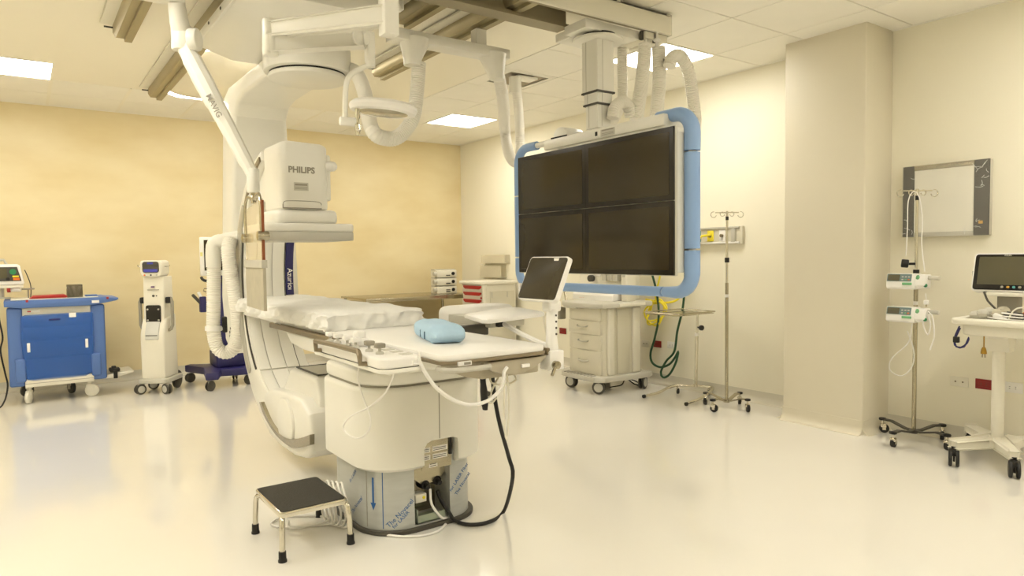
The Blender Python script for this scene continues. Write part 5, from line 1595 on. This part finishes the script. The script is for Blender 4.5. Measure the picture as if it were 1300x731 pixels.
# ================================================================== IV POLES
def iv_pole(label, x, y, zt, feet, hx, mleg, knob_z):
    t = thing('iv_pole', label, 'iv pole', (x, y, 0), 'drip poles')
    g = Geo(); g.cyl((x, y, 0.06), (x, y, 1.05), 0.0135, n=12)
    part('outer_pole', g, M_STEEL, t)
    g = Geo(); g.cyl((x, y, 1.04), (x, y, zt), 0.0095, n=12)
    part('inner_pole', g, M_CHROME, t)
    g = Geo(); g.cyl((x, y, 0.05), (x, y, 0.075), 0.026, n=14)
    part('hub', g, mleg, t)
    for (fx, fy_) in feet:
        d = V((fx - x, fy_ - y, 0)); n_ = V((-d.y, d.x, 0)).normalized() * 0.014
        g = Geo()
        P = [V((x, y, 0.062)), V((x, y, 0)) + d * 0.25 + V((0, 0, 0.062)), V((x, y, 0)) + d * 0.7 + V((0, 0, 0.092)), V((x, y, 0)) + d + V((0, 0, 0.092))]
        bmx = g.bm
        L_ = []
        for p in P:
            L_.append([bmx.verts.new(p + n_ * s_ + V((0, 0, h_))) for s_, h_ in ((-1, 0), (1, 0), (1, 0.012), (-1, 0.012))])
        for a_, b_ in zip(L_, L_[1:]):
            for k in range(4):
                bmx.faces.new((a_[k], a_[(k + 1) % 4], b_[(k + 1) % 4], b_[k]))
        bmx.faces.new(L_[0]); bmx.faces.new(L_[-1])
        bmesh.ops.recalc_face_normals(bmx, faces=list(bmx.faces))
        lg = part('leg', g, mleg, t)
        e = V((x, y, 0)) + d
        g = Geo(); g.cyl((e.x, e.y, 0.09), (e.x, e.y, 0.107), 0.024, n=14, bev=0.004)
        part('bumper', g, M_BLACK, lg)
        caster(t, e.x, e.y, 0.032, 0.092, random.uniform(0, 6), 0.024, M_BLACK, M_CHROME, twin=False)
    hd = V((hx[0], hx[1], 0)).normalized()
    g = Geo(); g.cyl(V((x, y, zt - 0.012)) - hd * 0.10, V((x, y, zt - 0.012)) + hd * 0.10, 0.005, n=8)
    part('crossbar', g, M_CHROME, t)
    for s_ in (-1, 1):
        c = V((x, y, zt - 0.012)) + hd * s_ * 0.085
        for (off, rr) in ((0.03, 0.024), (-0.045, 0.018)):
            q = c + hd * s_ * off
            pts = [q + hd * s_ * rr * math.cos(a_) + V((0, 0, rr * math.sin(a_) - rr * 0.7)) for a_ in [math.radians(v) for v in range(100, -200, -30)]]
            g = Geo(); g.tube(pts, 0.0035, 6)
            part('bag_hook', g, M_CHROME, t)
    g = Geo(); g.cyl((x, y, zt - 0.075), (x, y, zt - 0.045), 0.0125, n=12)
    part('black_sleeve', g, M_BLACK, t)
    g = Geo(); g.cyl((x, y, knob_z - 0.02), (x, y, knob_z + 0.02), 0.019, n=14)
    part('collar', g, M_BLACK if knob_z > 1.1 else M_STEEL, t)
    g = Geo(); g.cyl((x, y, 0.93), (x, y, 0.955), 0.0145, n=12)
    part('white_band', g, M_WHITE2, t)
    return t
iv_pole('bare chrome drip pole standing between instrument stand and pillar', 4.78, 3.62, 1.645, [(4.575, 3.60), (4.80, 3.43), (4.985, 3.64), (4.76, 3.82)], (1, -0.6), M_STEEL, 1.24)
iv_pole('drip pole with two infusion pumps in front of the wrapped film viewer', 4.95, 2.21, 1.715, [(4.66, 2.21), (4.99, 2.44), (5.12, 2.10), (4.86, 1.965)], (0.82, -0.57), M_DGREY, 1.15)
g = Geo(); g.cyl((4.93, 2.25, 1.21), (4.91, 2.29, 1.215), 0.028, n=14, bev=0.006); g.cyl((4.95, 2.21, 1.21), (4.93, 2.255, 1.21), 0.009, n=8)
single('pole_knob', g, M_BLACK, 'black star knob on the pole above the upper infusion pump', 'knob', (4.93, 2.25, 1.21))

def infusion_pump(label, z):
    t = thing('infusion_pump', label, 'infusion pump', (4.87, 2.22, z), 'infusion pumps on the pole')
    g = Geo(); g.prism([(z, 4.84)][:0] + [(4.835, z + 0.012), (4.835, z + 0.05), (4.85, z + 0.105), (4.93, z + 0.105), (4.93, z), (4.85, z)], 'y', 2.165, 2.355, 0.008, 2)
    b_ = part('casing', g, M_WHITE2, t)
    g = Geo(); g.prism([(4.83, z + 0.03), (4.83, z + 0.05), (4.845, z + 0.1), (4.92, z + 0.1), (4.92, z + 0.01), (4.85, z + 0.01)], 'y', 2.10, 2.166, 0.008, 2)
    e_ = part('clamp_end', g, M_WHITE2, t)
    ang = math.atan2(0.015, 0.055)
    def face(y0, y1, z0, z1, th, m, name, par, r=0.003):
        gg = Geo(); gg.prism(rrect(y0, y1, z0, z1, r, 3), 'x', -th, 0.002)
        gg.xform(lambda c: (4.835 + c.z * math.tan(ang) + c.x, c.y, z + 0.05 + c.z))
        return part(name, gg, m, par)
    pn = face(2.19, 2.348, 0.004, 0.052, 0.003, mat('grey_green_panel', '6F8484', 0.45), 'front_panel', b_)
    face(2.265, 2.342, 0.008, 0.048, 0.005, M_OFFSCR, 'display', pn)
    for k in range(3):
        for j in range(2):
            face(2.20 + 0.02 * k, 2.212 + 0.02 * k, 0.012 + 0.018 * j, 0.02 + 0.018 * j, 0.005, (M_ORANGE, M_LGREEN, M_LGREY)[k] if j == 0 else M_LGREY, 'key', pn, 0.002)
    g = Geo(); g.box(4.826, 4.838, 2.185, 2.245, z + 0.03, z + 0.046, 0.003)
    part('green_lever', g, M_LGREEN, b_)
    g = Geo(); g.ball((4.842, 2.15, z + 0.075), 0.018, 14, (0.4, 0.8, 1.3))
    part('green_button', g, M_LGREEN, e_)
    g = Geo(); g.ball((4.845, 2.105, z + 0.03), 0.013, 12)
    part('green_knob', g, M_GREEN, e_)
    g = Geo(); g.cyl((4.88, 2.11, z + 0.08), (4.87, 2.03, z + 0.078), 0.014, n=14, bev=0.003)
    part('pole_handle', g, M_LGREY, t)
    g = Geo(); g.box(4.92, 4.962, 2.175, 2.245, z + 0.02, z + 0.085, 0.004)
    part('pole_clamp', g, M_GREY, t)
infusion_pump('upper white infusion pump clamped to the drip pole', 1.04)
infusion_pump('lower white infusion pump clamped to the drip pole', 0.815)
cable('thin_cable', 'thin white line hanging in a loop below the lower infusion pump', [(4.900,2.208,0.805),(4.900,2.232,0.674),(4.900,2.340,0.553),(4.900,2.349,0.470),(4.900,2.270,0.442),(4.900,2.204,0.515),(4.900,2.196,0.624),(4.900,2.238,0.754)], 0.0035, M_WHITE2)
cable('thin_cable', 'thin white cable draped over the hooks of the pump pole down to the upper pump', [(4.880,2.246,1.263),(4.880,2.239,1.449),(4.880,2.236,1.634),(4.880,2.202,1.694),(4.880,2.167,1.655),(4.880,2.145,1.497),(4.880,2.147,1.341),(4.880,2.125,1.158)], 0.0035, M_WHITE2)
cable('thin_cable', 'bundle of white power cord hanging right of the infusion pumps', [(4.860,2.108,0.914),(4.860,2.077,0.822),(4.860,2.091,0.743),(4.860,2.121,0.809),(4.860,2.112,0.893),(4.860,2.069,0.875),(4.860,2.052,0.746),(4.860,2.070,0.667),(4.860,2.075,0.645)], 0.0045, M_WHITE2)
t = thing('power_plug', 'small white plug dangling between the two infusion pumps', 'plug', [(4.860,2.104,0.956)][0])
q = V(t.location)
g = Geo(); g.box(q.x - 0.012, q.x + 0.012, q.y - 0.014, q.y + 0.014, q.z - 0.012, q.z + 0.016, 0.005)
part('plug_body', g, M_WHITE2, t)
g = Geo(); g.cyl(q + V((0, 0, 0.015)), q + V((0, 0.005, 0.06)), 0.003, n=6)
part('cord', g, M_WHITE2, t)
g = Geo(); g.box(q.x - 0.003, q.x + 0.003, q.y - 0.004, q.y + 0.004, q.z - 0.028, q.z - 0.01)
part('prong', g, M_STEEL, t)

# ================================================================== PATIENT MONITOR STAND
t = thing('monitor_stand', 'cream wheeled stand with a basin tray at the right edge of the picture', 'monitor stand', (4.84, 1.66, 0))
g = Geo(); g.cyl((4.85, 1.68, 0.12), (4.85, 1.68, 0.78), 0.034, n=20)
part('column', g, M_CREAM, t)
def leg(p, q, w0, w1):
    return bar(p, q, w0, w1, 0.05, 0.04, 0.012)
for (fx, fy_) in ((4.55, 1.80), (4.58, 1.50), (5.05, 1.90), (5.06, 1.45)):
    p = V((4.85, 1.68, 0.125)); q = V((fx, fy_, 0.128))
    part('leg', leg(p, q, 0.09, 0.055), M_CREAM, t)
    caster(t, fx, fy_, 0.05, 0.115, 0.4 if fx < 4.8 else 2.0, 0.045, M_BLACK, M_BLACK)
g = Geo(); g.prism(rrect(4.74, 4.98, 1.56, 1.80, 0.06, 5), 'z', 0.095, 0.15, 0.012)
part('base_block', g, M_CREAM, t)
g = Geo(); g.prism([(4.79, 0.76), (4.72, 0.80), (5.0, 0.80), (4.92, 0.76), (4.89, 0.68), (4.81, 0.68)], 'y', 1.61, 1.75, 0.01)
part('tray_support', g, M_CREAM, t)
g = Geo(); g.prism(rrect(4.60, 5.06, 1.40, 1.80, 0.05, 5), 'z', 0.79, 0.86, 0.012)
bs = part('basin', g, M_CREAM, t)
g = Geo(); g.prism(rrect(4.545, 5.09, 1.36, 1.845, 0.06, 6), 'z', 0.855, 0.892, 0.012, 3)
rm = part('basin_rim', g, M_CREAM, t)
cut(rm, (lambda q_: q_.prism(rrect(4.60, 5.05, 1.41, 1.79, 0.05, 5), 'z', 0.868, 0.92))(Geo()))
g = Geo(); g.box(4.80, 4.87, 1.57, 1.68, 0.868, 1.03, 0.006)
part('monitor_post', g, M_GREY, t)
g = Geo(); g.box(4.75, 4.90, 1.53, 1.72, 1.02, 1.045, 0.006)
part('monitor_shelf', g, M_CREAM, t)
t = thing('patient_monitor', 'wide black-framed patient monitor on the stand at the right edge', 'patient monitor', (4.8, 1.6, 1.045))
ta = math.radians(14)
sc = tilt_panel(4.755, 1.37, 1.805, 1.05, 0.235, ta, 0.08, 0.02, M_WHITE2, 'casing', t)
bz = tilt_panel(4.755, 1.37, 1.805, 1.05, 0.235, ta, 0.008, 0.016, M_GBLACK, 'bezel', sc, 0.008, 0.004)
def on_panel(y0, y1, a, b, m, name, par, r=0.004):
    gg = Geo(); gg.prism(rrect(y0, y1, a, b, r, 4), 'x', -0.0055, -0.0035)
    ca, sa = math.cos(ta), math.sin(ta)
    gg.xform(lambda c: (4.755 + c.z * sa + c.x * ca, c.y, 1.05 + c.z * ca - c.x * sa))
    return part(name, gg, m, par)
on_panel(1.395, 1.775, 0.04, 0.212, M_OFFSCR, 'display', bz)
for k, m_ in enumerate((M_GREY, mat('amber_key', 'D9A441', 0.5), mat('teal_key', '5FA6A0', 0.5), M_GREY, M_GREY)):
    on_panel(1.632 - 0.03 * k, 1.648 - 0.03 * k, 0.02, 0.034, m_, 'touch_key', bz, 0.006)
ca, sa = math.cos(ta), math.sin(ta)
text('lettering', 'PHILIPS', 0.011, M_LGREY, bz, (4.755 + 0.217 * sa - 0.006, 1.645, 1.05 + 0.217 * ca), (0, -1, 0), (sa, 0, ca), bold=0.0003)
g = Geo(); g.box(4.80, 4.83, 1.80, 1.815, 1.12, 1.17, 0.004)
part('side_port', g, M_DGREY, t)
cable('monitor_lead', 'dark lead from the monitor down into the basin tray', [(4.760,1.735,1.046),(4.760,1.713,0.990),(4.760,1.679,0.953),(4.760,1.654,0.921)], 0.006, M_DGREY)
cable('blue_cable', 'dark blue cable looped at the left end of the basin tray', [(4.600,1.802,0.841),(4.600,1.827,0.772),(4.600,1.826,0.724),(4.600,1.792,0.713),(4.600,1.758,0.745),(4.600,1.751,0.778),(4.600,1.775,0.719),(4.600,1.818,0.715),(4.600,1.823,0.762),(4.600,1.798,0.831)], 0.005, M_NAVY)
t = thing('blue_connector', 'small black connector on the looped blue cable beside the basin', 'connector', [(4.595,1.816,0.759)][0])
q = V(t.location)
g = Geo(); g.box(q.x - 0.012, q.x + 0.012, q.y - 0.016, q.y + 0.016, q.z - 0.018, q.z + 0.018, 0.004)
part('connector_body', g, M_BLACK, t)
t = thing('brass_plug', 'golden plug hanging on a cord under the basin tray', 'plug', [(4.680,1.700,0.687)][0])
q = V(t.location)
g = Geo(); g.lathe([(0, 0.03), (0.008, 0.03), (0.013, 0.015), (0.016, 0.0), (0.016, -0.01), (0, -0.012)], q, (0, 0, 1), 14)
part('plug_body', g, mat('brass', 'B08A3C', 0.3, metal=0.8), t)
for s_ in (-1, 1):
    g = Geo(); g.cyl(q + V((0, s_ * 0.007, -0.01)), q + V((0, s_ * 0.007, -0.032)), 0.003, n=6)
    part('prong', g, M_BRONZE, t)
g = Geo(); g.cyl(q + V((0, 0, 0.028)), q + V((0, 0, 0.10)), 0.004, n=6)
part('cord', g, mat('brass', 'B08A3C', 0.3, metal=0.8), t)
# things in the basin
ITEMS = [('grey_cuff', 'rolled grey cuff in the basin tray at its left end', 'cuff', M_LGREY, (4.70, 1.72), 0.032), ('white_sensor', 'white finger sensor in front of the monitor post in the basin', 'sensor', M_WHITE2, (4.68, 1.62), 0.022), ('clear_mask', 'crumpled pale film in the basin tray under the monitor', 'film', M_FROST, (4.74, 1.66), 0.035), ('orange_clip', 'orange clip lying in the basin tray', 'clip', M_ORANGE, (4.72, 1.49), 0.018)]
for (nm, lab, cat, m_, (x, y), r) in ITEMS:
    g = Geo()
    if nm == 'orange_clip':
        g.box(x - 0.012, x + 0.012, y - 0.03, y + 0.03, 0.915, 0.935, 0.006)
        g.box(x - 0.008, x + 0.008, y - 0.01, y + 0.01, 0.869, 0.917, 0.003)
    elif nm == 'white_sensor':
        g.box(x - 0.02, x + 0.02, y - 0.035, y + 0.035, 0.869, 0.90, 0.01, rot=Matrix.Rotation(0.4, 3, 'X'))
        g.xform(lambda c: (c.x, c.y, c.z + 0.016))
    else:
        for k in range(4):
            g.ball((x + 0.02 * math.cos(k * 2), y + 0.03 * math.sin(k * 1.7), 0.869 + r * 0.8 + 0.012 * k), r, 10, (1, 1.1, 0.8))
        g.xform(lambda c: (c.x, c.y, max(0.869, c.z + 0.006 * noise.noise(V(c) * 40))))
    single(nm, g, m_, lab, cat, (x, y, 0.869))
for k, (m_, lab) in enumerate(((M_WHITE2, 'white sensor lead coiled in the basin tray'), (M_DGREY, 'dark sensor lead coiled in the basin tray'), (M_CREAM, 'clear tube arching up out of the basin tray'))):
    pts = []
    for j in range(26):
        a_ = j * 0.75
        pts.append((4.70 + 0.035 * k + (0.05 + 0.006 * k) * math.sin(a_ + k), 1.60 - 0.03 * k + (0.10 - 0.015 * k) * math.cos(a_ * 0.93 + k), 0.882 + 0.0018 * j + 0.006 * k))
    if k == 2:
        pts = [(4.66, 1.58, 0.875), (4.665, 1.57, 0.90), (4.67, 1.55, 0.945), (4.67, 1.51, 0.965), (4.67, 1.47, 0.945), (4.67, 1.45, 0.90)]
    cable('sensor_lead', lab, pts, 0.0045, m_)

# ================================================================== WALL FITTINGS
t = thing('film_viewer', 'wall-mounted film viewer still wrapped in cling film beside the pillar', 'film viewer', (5.15, 2.117, 1.396))
ya, yb, za, zb2 = 1.848, 2.387, 1.396, 1.89
g = Geo(); g.box(5.135, 5.177, ya, yb, za, zb2, 0.004)
part('casing', g, M_LGREY, t)
g = Geo(); g.box(5.127, 5.137, yb - 0.075, yb, za, zb2, 0.003)
part('side_strip', g, M_STRIPD, t)
g = Geo(); g.box(5.127, 5.137, ya, ya + 0.09, za, zb2, 0.003)
sst = part('side_strip', g, M_STRIPD, t)
g = Geo(); g.box(5.125, 5.128, ya + 0.035, ya + 0.06, za + 0.075, za + 0.095)
part('amber_switch', g, mat('amber_key', 'D9A441', 0.5), sst)
g = Geo(); g.box(5.130, 5.1365, ya + 0.092, yb - 0.077, za + 0.03, zb2 - 0.035)
part('viewing_panel', g, M_BOXW, t)
g = Geo(); g.box(5.128, 5.137, ya + 0.09, yb - 0.075, zb2 - 0.034, zb2, 0.002)
part('top_rail', g, M_STEEL, t)
g = Geo(); g.box(5.128, 5.137, ya + 0.09, yb - 0.075, za, za + 0.03, 0.002)
part('bottom_rail', g, M_LGREY, t)
tw = bmesh.new()
bmesh.ops.create_grid(tw, x_segments=40, y_segments=36, size=0.5)
for v in tw.verts:
    y = ya - 0.002 + (v.co.x + 0.5) * (yb - ya + 0.004); z = za - 0.002 + (v.co.y + 0.5) * (zb2 - za + 0.004)
    edge = max(abs(v.co.x), abs(v.co.y)) * 2
    v.co = V((5.119 + 0.004 * noise.noise(V((y * 22, z * 22 + y * 18, 2.0))) , y, z))
g = Geo(); g._add(tw)
part('cling_wrap', g, M_PLASTICWRAP, t, ang=80)
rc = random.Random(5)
for k in range(22):                                  # white strands standing for glints on the film creases, at strips and lower corner
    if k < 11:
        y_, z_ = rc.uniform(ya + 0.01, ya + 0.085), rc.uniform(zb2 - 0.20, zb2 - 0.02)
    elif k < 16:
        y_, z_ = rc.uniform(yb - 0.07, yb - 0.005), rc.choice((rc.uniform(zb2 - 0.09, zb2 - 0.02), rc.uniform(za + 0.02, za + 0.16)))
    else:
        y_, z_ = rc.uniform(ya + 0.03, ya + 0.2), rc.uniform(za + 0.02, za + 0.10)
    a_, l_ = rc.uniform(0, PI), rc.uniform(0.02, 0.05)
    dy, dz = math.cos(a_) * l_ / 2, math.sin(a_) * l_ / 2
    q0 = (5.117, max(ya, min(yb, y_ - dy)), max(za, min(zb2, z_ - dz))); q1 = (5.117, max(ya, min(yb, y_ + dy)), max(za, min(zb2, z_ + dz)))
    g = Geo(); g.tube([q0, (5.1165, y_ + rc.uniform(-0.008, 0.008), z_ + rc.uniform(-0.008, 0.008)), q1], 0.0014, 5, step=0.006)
    part('crease_glint', g, M_GLINT, t)

def wall_plate(label, y0, y1, z0, z1, m_, kind, group='wall outlets'):
    t = thing('wall_outlet', label, 'wall outlet', (XR, (y0 + y1) / 2, z0), group)
    g = Geo(); g.box(XR - 0.008, XR - 0.0005, y0, y1, z0, z1, 0.003)
    p = part('plate', g, m_, t)
    yc, zc, w = (y0 + y1) / 2, (z0 + z1) / 2, (y1 - y0)
    if kind == 'socket':
        g = Geo(); g.box(XR - 0.0105, XR - 0.007, yc - w * 0.3, yc + w * 0.3, zc - 0.017, zc + 0.017, 0.002)
        f = part('socket_face', g, M_DRED if m_ is M_DRED else M_WHITE2, p)
        for s_ in (-1, 1):
            for dz in (-0.006, 0.006):
                g = Geo(); g.box(XR - 0.0112, XR - 0.0102, yc + s_ * w * 0.15 - 0.004, yc + s_ * w * 0.15 + 0.004, zc + dz - 0.0015, zc + dz + 0.0015)
                part('slot', g, M_DGREY, f)
    else:
        for s_ in (-1, 1):
            g = Geo(); g.cyl((XR - 0.0105, yc + s_ * w * 0.2, zc), (XR - 0.007, yc + s_ * w * 0.2, zc), 0.0055, n=10)
            part('jack', g, M_BRONZE, p)
wall_plate('cream jack plate low on the wall between pump pole and monitor stand', 1.965, 2.078, 0.372, 0.438, M_CREAM, 'jack')
wall_plate('dark red socket plate just left of the monitor stand column', 1.822, 1.925, 0.375, 0.442, M_DRED, 'socket')
wall_plate('white socket plate at the right edge, beyond the monitor stand column', 1.655, 1.766, 0.377, 0.445, M_WHITE2, 'socket')
wall_plate('cream jack plate just right of the anaesthesia machine', 4.86, 4.965, 0.352, 0.42, M_CREAM, 'jack')
wall_plate('dark red socket plate behind the green hose', 4.70, 4.81, 0.362, 0.428, M_DRED, 'socket')
wall_plate('white socket plate beside the hanging green hose loop', 4.51, 4.62, 0.37, 0.435, M_WHITE2, 'socket')
wall_plate('white jack plate seen below the touch screen', 6.36, 6.47, 0.37, 0.44, M_WHITE2, 'jack')
wall_plate('dark red socket plate seen left of the anaesthesia machine', 6.17, 6.29, 0.37, 0.44, M_DRED, 'socket')

t = thing('gas_panel', 'pale wall panel with green, yellow and white outlets behind the drip pole', 'gas panel', (5.15, 4.1, 1.378))
g = Geo(); g.box(5.145, 5.177, 3.735, 4.62, 1.378, 1.535, 0.006)
pn = part('backplate', g, M_BEIGE, t)
g = Geo(); g.box(5.128, 5.147, 3.76, 4.60, 1.515, 1.533, 0.003)
part('upper_rail', g, M_LGREY, pn)
g = Geo(); g.box(5.128, 5.147, 3.76, 4.60, 1.382, 1.40, 0.003)
part('lower_rail', g, M_WHITE2, pn)
for (y, m_, nm) in ((4.22, M_GREEN, 'green_outlet'), (4.075, M_YEL, 'yellow_outlet'), (3.945, M_WHITE2, 'white_outlet')):
    g = Geo(); g.box(5.138, 5.147, y - 0.034, y + 0.034, 1.405, 1.505, 0.003)
    ot = part(nm, g, m_, t)
    g = Geo(); g.cyl((5.14, y, 1.455), (5.12, y, 1.455), 0.015, n=14)
    part('port', g, M_BRONZE, ot)
g = Geo(); g.box(5.125, 5.147, 3.80, 3.845, 1.395, 1.515, 0.005)
part('slide_bracket', g, M_LGREY, t)
cable('yellow_hose', 'yellow hose plugged into the wall panel, sagging behind the blue bumper', [(5.100,4.033,1.465),(5.100,4.094,1.459),(5.100,4.166,1.433),(5.100,4.257,1.237),(5.100,4.313,0.978),(5.100,4.428,0.861),(5.100,4.566,0.824),(5.100,4.730,0.832),(5.100,4.835,0.843)], 0.011, M_YEL)
yc = []
for k in range(46):
    a_ = 2 * PI * k / 14
    yc.append((5.08 + 0.02 * math.sin(k), 4.69 + 0.12 * math.cos(a_ + 0.4) + 0.02 * math.sin(k * 0.8), 0.735 + 0.115 * math.sin(a_) + 0.02 * math.cos(k * 0.6) - 0.0005 * k))
cable('yellow_hose', 'coil of yellow hose hanging above the tray of the instrument stand', yc + [(5.090,4.700,0.888),(5.090,4.637,1.122),(5.090,4.761,1.238)], 0.009, M_YEL)
cable('green_hose', 'dark green hose hanging down the wall in a loop behind the tray', [(5.060,4.775,1.199),(5.060,4.702,1.068),(5.060,4.641,0.854),(5.060,4.632,0.661),(5.060,4.684,0.463),(5.060,4.736,0.317),(5.060,4.716,0.225),(5.060,4.612,0.191),(5.060,4.492,0.236),(5.060,4.413,0.322),(5.060,4.384,0.370),(5.060,4.413,0.261),(5.060,4.492,0.137),(5.060,4.572,0.095),(5.060,4.602,0.145),(5.060,4.532,0.262),(5.060,4.433,0.365),(5.060,4.394,0.565),(5.060,4.336,0.756),(5.060,4.308,0.943),(5.060,4.298,1.164)], 0.011, M_DGREEN)
